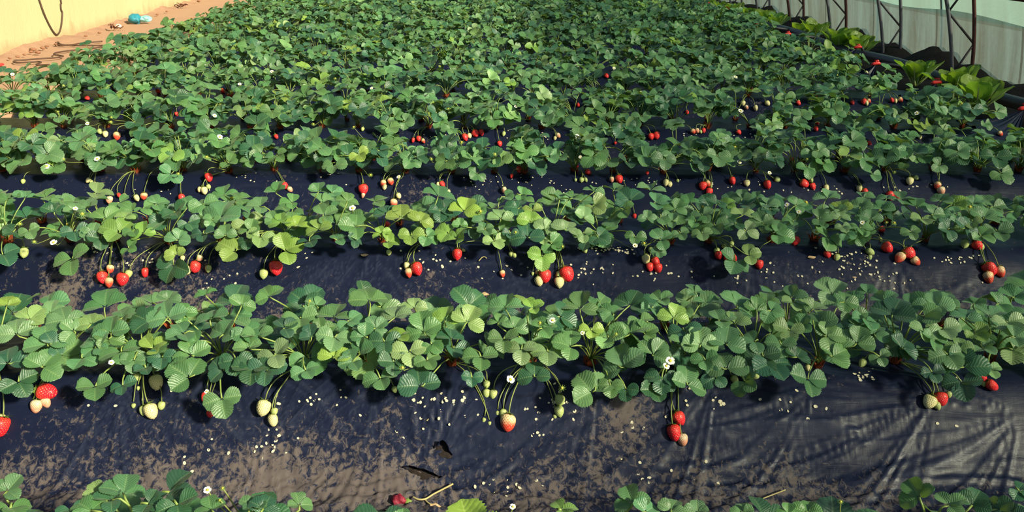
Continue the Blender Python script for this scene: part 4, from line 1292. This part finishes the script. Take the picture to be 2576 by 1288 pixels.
# ------------------------------------------------------------------ the rest of the field: about eight hundred more plants, one object
def far_leaflet(seed):
    r = random.Random(seed)
    nt, nh = 5, 1
    wid = r.uniform(.46, .55); cup = r.uniform(.2, .5); droop = r.uniform(.1, .3)
    V, UV = [], []
    for i in range(nt + 1):
        t = i / nt
        w = wid * math.sin(math.pi * min(1, t ** .82 * .97 + .015)) ** .6
        for q in (-1, 0, 1):
            x = q * w
            V.append((x, t, cup * abs(x) * 1.0 + .11 * t - droop * t * t)); UV.append((q * .5 + .5, t))
    F = [(i * 3 + q, i * 3 + q + 1, i * 3 + q + 4, i * 3 + q + 3) for i in range(nt) for q in range(2)]
    return np.array(V), np.array(UV), np.array(F)
FARL = [far_leaflet(300 + i) for i in range(5)]
def far_field():
    VV, FF, UU, CC, n0 = [], [], [], [], 0
    rr = random.Random(5)
    for k in range(6, NROWS):
        y = row_y(k)
        for line in ((1,) if k == 6 else (0, 1)):
            yb = y + (-.10 if line == 0 else .10)
            x = row_left(y) + rr.uniform(0, .1)
            while x < row_right(y) + .05:
                yy = yb + rr.uniform(-.03, .03)
                ph = rr.uniform(0, 6.28)
                size = rr.uniform(.85, 1.12)
                for i in range(14 if k < 11 else 13):
                    a = 2.399 * i + rr.uniform(-.6, .6) + ph
                    rad = rr.uniform(.03, .17)
                    z = .185 * size * (1 - .5 * (rad / .18) ** 2) * rr.uniform(.6, 1.12)
                    J = Vector((x + rad * math.cos(a), yy + rad * .95 * math.sin(a), RIDGE * .6 + .4 * float(ground(yy + rad * math.sin(a))) + z))
                    out = Vector((math.cos(a), math.sin(a), 0))
                    N = (Vector((0, 0, 1)) + out * (rad / .17) * .55 + Vector((rr.gauss(0, .34), rr.gauss(-.24, .30), 0))).normalized()
                    F = out + Vector((rr.gauss(0, .4), rr.gauss(0, .4), 0))
                    tone = leaf_tone()
                    for m in leaf_mats(J, N, F, rr.uniform(.049, .076) * size, rr):
                        v, u, f = FARL[rr.randrange(5)]
                        mm = np.array(m)
                        VV.append(v @ mm[:3, :3].T + mm[:3, 3]); UU.append(u); FF.append(f + n0); n0 += len(v)
                        CC.append(np.tile(np.array(tone), (len(v), 1)))
                    # leaf stalk as a thin three-sided strip
                    c = Vector((x, yy, float(ground(yy))))
                    mid = c.lerp(J, .5) + Vector((0, 0, .03))
                    s = Vector((.003, 0, 0))
                    v = np.array([c - s, c + s, mid - s, mid + s, J - s, J + s]); f = np.array([(0, 1, 3, 2), (2, 3, 5, 4)])
                    VV.append(v); UU.append(np.full((6, 2), .3)); FF.append(f + n0); n0 += 6
                    CC.append(np.tile(np.array((.16, .22, .06, 1)), (6, 1)))
                x += .215 * rr.uniform(.9, 1.1)
    V = np.concatenate(VV); F = np.concatenate(FF); U = np.concatenate(UU); C = np.concatenate(CC)
    me = bpy.data.meshes.new('strawberry_foliage')
    me.vertices.add(len(V)); me.vertices.foreach_set('co', V.astype(np.float32).ravel())
    me.loops.add(F.size); me.loops.foreach_set('vertex_index', F.astype(np.int32).ravel())
    me.polygons.add(len(F)); me.polygons.foreach_set('loop_start', np.arange(0, F.size, 4, dtype=np.int32))
    me.polygons.foreach_set('use_smooth', np.ones(len(F), bool))
    me.materials.append(M['leaf_far'])
    uv = me.uv_layers.new(name='UVMap'); uv.data.foreach_set('uv', U[F.ravel()].astype(np.float32).ravel())
    at = me.color_attributes.new('tone', 'FLOAT_COLOR', 'POINT'); at.data.foreach_set('color', C.astype(np.float32).ravel())
    me.update(calc_edges=True)
    o = put('strawberry_foliage', me)
    tag(o, 'mass of distant strawberry plants filling the rows in the far half of the greenhouse', 'plants', None, 'stuff')
far_field()
# ------------------------------------------------------------------ cabbages along the film
def cabbage_leaf(seed):
    r = random.Random(seed)
    nt, nh = 12, 4
    V, UV = [], []
    curl = r.uniform(.05, .35); cup = r.uniform(.15, .5); wav = r.uniform(0, 6)
    for i in range(nt + 1):
        t = i / nt
        w = .05 + (.23 * smooth((t - .22) / .45)) if t < .72 else .28 * math.sqrt(max(0, 1 - ((t - .72) / .285) ** 2))
        w = float(w)
        for q in range(-nh, nh + 1):
            s = q / nh
            x = s * w
            z = cup * x * x * 2 + .03 * math.sin(11 * t + wav + 3 * s) * abs(s) - curl * t ** 3 * .5 + .012 * math.sin(25 * s * t)
            V.append((x, t, z)); UV.append((s * .5 + .5, t))
    n = 2 * nh + 1
    F = [(i * n + q, i * n + q + 1, (i + 1) * n + q + 1, (i + 1) * n + q) for i in range(nt) for q in range(2 * nh)]
    leaf = mesh_of('leaf', V, F, M['cabbage_leaf'], True, UV)
    P, FF = tube_data([(0, t, -.006 - curl * t ** 3 * .5) for t in (0, .2, .4, .6, .8)], [.035, .028, .02, .013, .006], 6)
    rib = mesh_of('midrib', P, FF, M['midrib'])
    return leaf, rib
M['midrib'] = simple('pale_midrib', (0.42, 0.50, 0.24), 0.4, 0.4, 0.1, 10)
CAB = [cabbage_leaf(i) for i in range(5)]
CABPX = [(2303, 212, .95), (2396, 246, 1.05), (2456, 280, 1.1), (2160, 140, 1.0), (2110, 132, 1.15), (2046, 104, 1.05), (2010, 92, .8), (1953, 74, .9), (1918, 66, 1.0), (1885, 55, .9), (1842, 43, .95), (1812, 33, .8), (1786, 24, .8)]
for i, (px, py, s) in enumerate(CABPX):
    p = hit_z(px, py, .16)
    p.z = .15
    root = empty('leafy_cabbage', p)
    rr = random.Random(40 + i)
    n = 11 if i < 6 else 9
    for q in range(n):
        a = 2.399 * q + rr.uniform(-.3, .3)
        rank = q / (n - 1)                                    # inner leaves first, upright; outer ones lean out
        lean = R(4 + 36 * rank + rr.uniform(-8, 8)) * (1.1 if i == 2 else 1)
        L = s * rr.uniform(.225, .27) * (.80 + .25 * rank)
        d = Vector((math.cos(a), math.sin(a), 0))
        y = d * math.sin(lean) + Vector((0, 0, 1)) * math.cos(lean)
        z = -d * math.cos(lean) + Vector((0, 0, 1)) * math.sin(lean)
        x = y.cross(z)
        m = Matrix.Identity(4)
        for w in range(3):
            m[w][0], m[w][1], m[w][2], m[w][3] = x[w] * L, y[w] * L, z[w] * L, d[w] * .012
        lf, rib = rr.choice(CAB)
        o = put('leaf', lf, root, ortho(m))
        v = rr.uniform(.85, 1.15)
        o.color = (.17 * v, .27 * v, .035 * v, 1) if rr.random() < .65 else (.07 * v, .19 * v, .04 * v, 1)
        put('midrib', rib, o)
    lab = 'yellow-green leafy cabbage beside the film, ' + ('nearest in its row, spreading wide' if i == 2 else f'{ordinal([2, 1, 0, 3, 4, 5, 6, 7, 8, 9, 10, 11, 12][i] + 1)} from the near end of its row')
    tag(root, lab, 'cabbage', 'cabbages along the film')

# ------------------------------------------------------------------ things on the left by the wall
M['cable'] = simple('dark_brown_cable', (0.085, 0.045, 0.03), 0.6, 0.3, 0.2, 12)
def wall_hit(px, py, off=.02):
    d = ray(px, py)
    s = 5.0
    while s < 30:
        p = EYE + d * s
        if p.x < wall_x(p.y) - .05 * max(0, p.z - .1) + off + .0: return p
        s += .01
    return p
loop = [(99, 0), (104, 15), (110, 31), (117, 48), (125, 64), (134, 79), (142, 87), (149, 82), (154, 66), (156, 48), (157, 32), (154, 24), (153, 10), (153, 0)]
pts = [wall_hit(*q) for q in loop]
a, b = pts[0], pts[-1]
head = [a + Vector((-.02, -.12, .75)), a + Vector((-.01, -.06, .35))]
tail = [b + Vector((-.01, 0, .35)), b + Vector((-.03, .01, .75))]
V, F = tube_data(catmull(head + pts + tail, 5), .008, 7)
o = put('hanging_cable', mesh_of('hanging_cable', V, F, M['cable']))
tag(o, 'dark cable hanging in a loop against the yellow wall', 'cable')
gr = [(1035, 412), (900, 424), (800, 434), (735, 447), (660, 449), (610, 440), (585, 418), (571, 406), (566, 430), (600, 450), (720, 449), (800, 456), (950, 456), (1070, 455), (1040, 466), (900, 489), (760, 500), (640, 515), (560, 530), (545, 545), (590, 553),
      (638, 562), (560, 577), (350, 592), (170, 607), (135, 618), (170, 628), (280, 624), (390, 616), (412, 626), (375, 640), (370, 650), (430, 650), (500, 648)]
pts = [hit_z(x / 4.025, y / 4.025, .178) for x, y in gr]
for q in pts: q.z = .172
V, F = tube_data(catmull(pts, 6), .0075, 7)
o = put('ground_cable', mesh_of('ground_cable', V, F, M['cable']))
tag(o, 'brown cable snaking in bends across the sandy path', 'cable')

def lump(name, size, seed, mat, sub=2, rough=.35, flat=False):
    bm = bmesh.new()
    bmesh.ops.create_icosphere(bm, subdivisions=sub, radius=1)
    rr = random.Random(seed)
    sh = Vector((rr.uniform(0, 9), rr.uniform(0, 9), rr.uniform(0, 9)))
    for v in bm.verts:
        n = float(fbm2(v.co.x * 1.7 + sh.x + v.co.z, v.co.y * 1.7 + sh.y - v.co.z * .7, 3, seed)) - .45
        v.co *= 1 + n * rough * 2
        v.co = Vector((v.co.x * size[0], v.co.y * size[1], v.co.z * size[2]))
    me = bpy.data.meshes.new(name)
    bm.to_mesh(me); bm.free()
    me.materials.append(mat)
    if not flat: me.polygons.foreach_set('use_smooth', [True] * len(me.polygons))
    return me
# crumpled blue bag
p = hit_z(347, 57, .17)
M['bag_dark'] = simple('blue_plastic_dark', (0.02, 0.20, 0.28), 0.35, 0.5, 0.25, 9)
M['bag_light'] = simple('blue_plastic_light', (0.22, 0.52, 0.52), 0.35, 0.5, 0.2, 9)
root = empty('crumpled_bag', p)
put('bag_body', lump('bag_body', (.085, .075, .062), 3, M['bag_dark'], 3, .5, True), root, loc=Vector((-.035, 0, .045)))
put('loose_end', lump('loose_end', (.085, .06, .042), 8, M['bag_light'], 3, .6, True), root, loc=Vector((.075, .03, .04)))
tag(root, 'crumpled blue plastic bag on the ground at the foot of the yellow wall', 'bag')
p = hit_z(0, 166, .16)
o = put('red_scrap', lump('red_scrap', (.03, .03, .015), 5, M['red'], 2, .6, True), loc=p + Vector((0, 0, .012)))
tag(o, 'small red plastic scrap on the path at the left edge', 'scrap')
p = hit_z(300, 69, .16)
M['white_scrap'] = simple('white_scrap', (0.62, 0.58, 0.48), 0.7, 0.3, 0.1, 20)
o = put('paper_scrap', lump('paper_scrap', (.035, .03, .02), 6, M['white_scrap'], 2, .7, True), loc=p + Vector((0, 0, .018)))
tag(o, 'small crumpled white scrap by the wall beside a pile of dry leaves', 'scrap')
M['dry'] = simple('dry_leaf', (0.16, 0.07, 0.045), 0.8, 0.2, 0.4, 10)
def dry_heap(px, py, s, lab):
    p = hit_z(px, py, .17)
    root = empty('dry_leaf_heap', p)
    rr = random.Random(int(px))
    for i in range(7):
        V, F = [], []
        for u in range(5):
            for w in range(3):
                V.append(((u - 2) * .018, (w - 1) * .012 * (1 - abs(u - 2) * .3), .012 * math.sin(u * 1.3 + i) + .008 * abs(w - 1)))
        F = [(u * 3 + w, u * 3 + w + 1, u * 3 + w + 4, u * 3 + w + 3) for u in range(4) for w in range(2)]
        m = Matrix.LocRotScale(Vector((rr.uniform(-.07, .07) * s, rr.uniform(-.04, .04) * s, .012 + rr.uniform(0, .035))),
                               Matrix.Rotation(rr.uniform(0, 6), 3, 'Z').to_quaternion(), Vector((1, 1, 1)) * s * rr.uniform(.9, 1.5))
        put('dry_leaf', mesh_of('dry_leaf', V, F, M['dry']), root, m)
    tag(root, lab, 'dry leaves', 'heaps of dry leaves by the wall')
dry_heap(287, 73, 1.0, 'small heap of dry brown leaves by the wall, left of the blue bag')
dry_heap(458, 18, 1.2, 'small heap of dry brown leaves by the wall, beyond the blue bag')
CL = [(84, 127, .05), (95, 134, .045), (78, 132, .03), (107, 123, .04), (118, 118, .03), (45, 145, .035), (25, 148, .025), (216, 92, .03), (420, 30, .03), (500, 4, .04), (62, 139, .025), (140, 113, .03), (250, 84, .03), (396, 38, .03)]
CL.sort()
for i, (px, py, s) in enumerate(CL):
    p = hit_z(px, py, .17)
    o = put('earth_clod', lump('earth_clod', (s * .7, s * .5, s * .36), 20 + i, M['clod'], 2, .5), loc=p + Vector((0, 0, s * .25)))
    tag(o, f"reddish {'large' if s > .042 else 'small'} earth clod at the foot of the wall, {ordinal(i + 1)} from the left", 'clod', 'earth clods along the wall')

# ------------------------------------------------------------------ near furrow: rotten fruit, dry stalk, twig, dry leaf
M['rot'] = simple('rotten_berry', (0.20, 0.012, 0.03), 0.6, 0.4, 0.6, 60, 0.6)
p = hit_ground(1003, 1257, .012)
root = empty('rotten_strawberry', p)
put('berry', lump('berry', (.017, .014, .011), 31, M['rot'], 3, .8), root)
put('calyx', lump('calyx', (.010, .009, .006), 33, M['sepal'], 2, .9), root, loc=Vector((.022, -.004, -.002)))
tag(root, 'shrivelled dark red rotten strawberry lying in the near furrow', 'strawberry')
M['straw'] = simple('dry_stalk', (0.42, 0.36, 0.16), 0.6, 0.3, 0.25, 20)
root = empty('cut_stalk', hit_ground(1070, 1253, .01))
def on_ground(lst, lift): return [hit_ground(x, y, lift) - root.location for x, y in lst]
V, F = tube_data(catmull(on_ground([(1038, 1250), (1052, 1256), (1070, 1255), (1090, 1243), (1115, 1230), (1140, 1217)], .012), 5), .0024, 6)
put('stem', mesh_of('stem', V, F, M['straw']), root)
V, F = tube_data(catmull(on_ground([(1068, 1256), (1076, 1264), (1086, 1270)], .010), 5), .0018, 6)
put('side_shoot', mesh_of('side_shoot', V, F, M['straw']), root)
tag(root, 'cut yellowish fruit stalk with a side shoot beside the rotten strawberry', 'stalk')
for nm, lst, r, lab in (('dry_twig', [(1916, 1255), (1945, 1244), (1976, 1232)], .0016, 'thin straight dry twig on the black sheet at lower right'),
                        ('fallen_stalk', [(1204, 657), (1212, 648), (1219, 646), (1224, 650)], .0016, 'short curled dry stalk on the sheet below the second ridge'),
                        ('fallen_bud', [(1079, 1043), (1080, 1050), (1076, 1056), (1073, 1058)], .0016, 'tiny curled fallen stalk on the sheet below the first whole ridge')):
    V, F = tube_data(catmull([hit_ground(x, y, .007) for x, y in lst], 5), r, 6)
    o = put(nm, mesh_of(nm, V, F, M['straw']))
    tag(o, lab, 'stalk')
M['tan'] = simple('dead_leaf', (0.48, 0.33, 0.18), 0.7, 0.3, 0.3, 20)
for nm, px, py, s, lab in (('dead_leaf', 1217, 740, .016, 'pale shrivelled dead leaf on the sheet between the first and second ridges'),
                           ('dead_leaf', 918, 641, .013, 'brown curled dead leaf at the apex of radiating creases under the second ridge'),
                           ('dead_leaf', 2042, 647, .016, 'brown curled dead leaf right of centre below the second ridge'),
                           ('dead_leaf', 2150, 697, .010, 'small pale dead leaf low on the slope of the second ridge'),
                           ('dead_leaf', 1090, 1272, .014, 'pale dead leaf lying in the near furrow below the cut stalk')):
    p = hit_ground(px, py, .006)
    o = put(nm, lump(nm, (s, s * .55, s * .3), int(px), M['tan'], 2, .9, True), loc=p)
    tag(o, lab, 'dead leaf')

# ------------------------------------------------------------------ fallen petals on the black sheets
def petal_mesh(seed):
    r = random.Random(seed)
    n = 9
    V = [(0, 0, .0)]; asp = r.uniform(.65, 1.0); cup = r.uniform(.1, .35); ph = r.uniform(0, 6)
    for i in range(n):
        a = 2 * math.pi * i / n
        q = 1 + .12 * math.sin(2 * a + ph) + r.uniform(-.08, .08)
        V.append((math.cos(a) * q, math.sin(a) * asp * q, cup * (.6 + .4 * math.sin(a * 2 + ph))))
    F = [(0, 1 + i, 1 + (i + 1) % n) for i in range(n)]
    return mesh_of('fallen_petal', V, F, M['fallen'])
PET = [petal_mesh(i) for i in range(6)]
# dense drifts seen in the photograph: pixel centre, spread, count
DRIFT = [(1110, 1010, 60, 12, 26), (790, 1010, 90, 26, 16), (690, 1090, 40, 40, 14), (1390, 1030, 70, 25, 24), (1355, 1098, 18, 6, 4), (1800, 1020, 90, 40, 12), (2180, 950, 24, 14, 14), (2020, 1000, 120, 40, 12), (300, 1010, 120, 40, 8),
         (600, 1130, 150, 40, 14), (1290, 1230, 120, 30, 14), (1700, 1200, 150, 40, 10), (1050, 1060, 160, 40, 12), (2400, 960, 80, 20, 6), (2350, 1070, 100, 20, 2), (1580, 1090, 60, 50, 5),
         (1530, 633, 70, 8, 38), (1460, 690, 90, 25, 26), (1640, 690, 70, 22, 14), (2130, 660, 90, 30, 34), (2180, 690, 100, 30, 18), (1900, 690, 120, 30, 20), (2420, 660, 80, 24, 16), (230, 630, 50, 14, 22), (330, 660, 60, 20, 12), (1090, 660, 90, 30, 18),
         (560, 690, 120, 30, 12), (750, 650, 60, 25, 8), (2250, 720, 150, 25, 12), (1250, 690, 60, 30, 8), (2000, 830, 60, 12, 0),
         (1330, 450, 90, 15, 18), (1220, 455, 60, 18, 10), (1600, 455, 100, 15, 16), (1830, 470, 80, 12, 14), (2060, 480, 90, 14, 16), (2280, 470, 80, 14, 12), (840, 445, 40, 10, 6), (640, 450, 80, 18, 10), (1420, 475, 60, 14, 8), (420, 470, 100, 20, 8),
         (1130, 345, 40, 10, 20), (1350, 345, 60, 10, 20), (1480, 340, 60, 10, 20), (1770, 345, 50, 10, 14), (1330, 340, 200, 12, 20), (950, 345, 80, 10, 8), (1900, 340, 80, 8, 10)]
rr = random.Random(77)
spots = []
for cx, cy, sx, sy, n in DRIFT:
    for _ in range(n):
        spots.append((rr.gauss(cx, sx * .6), rr.gauss(cy, sy * .6)))
made = 0
rest = Join()
spots.sort(key=lambda s: -s[1])
for px, py in spots:
    if not (0 < px < 2576 and py < 1285): continue
    p = hit_ground(px, py, .001)
    k = row_of(p.y)
    zz = float(mulch_height(np.array([p.x]), np.array([p.y]), k < 4)[0][0])
    s = rr.uniform(.0028, .0052)
    n = Vector((0, -float(ground(p.y + .01) - ground(p.y - .01)) / .02, 1)).normalized()
    q = n.to_track_quat('Z', 'Y')
    m = Matrix.LocRotScale(Vector((p.x, p.y, zz + .0022)), q @ Matrix.Rotation(rr.uniform(0, 6.28), 3, 'Z').to_quaternion(), Vector((s, s, s)))
    me = rr.choice(PET)
    if made < 300:
        o = put('fallen_petal', me, None, m)
        kk = k + 1 if p.y - row_y(k) > .2 else k
        tag(o, f"small cream fallen petal on the black sheet in front of the {ordinal(max(1, kk))} whole ridge", 'petal', f'fallen petals in front of the {ordinal(max(1, kk))} ridge')
        made += 1
    else:
        rest.add([m @ v.co for v in me.vertices], [tuple(f.vertices) for f in me.polygons])
o = put('petal_litter', rest.mesh('petal_litter', M['fallen']))
tag(o, 'scattered cream fallen petals on the sheets of the farther ridges', 'petals', None, 'stuff')
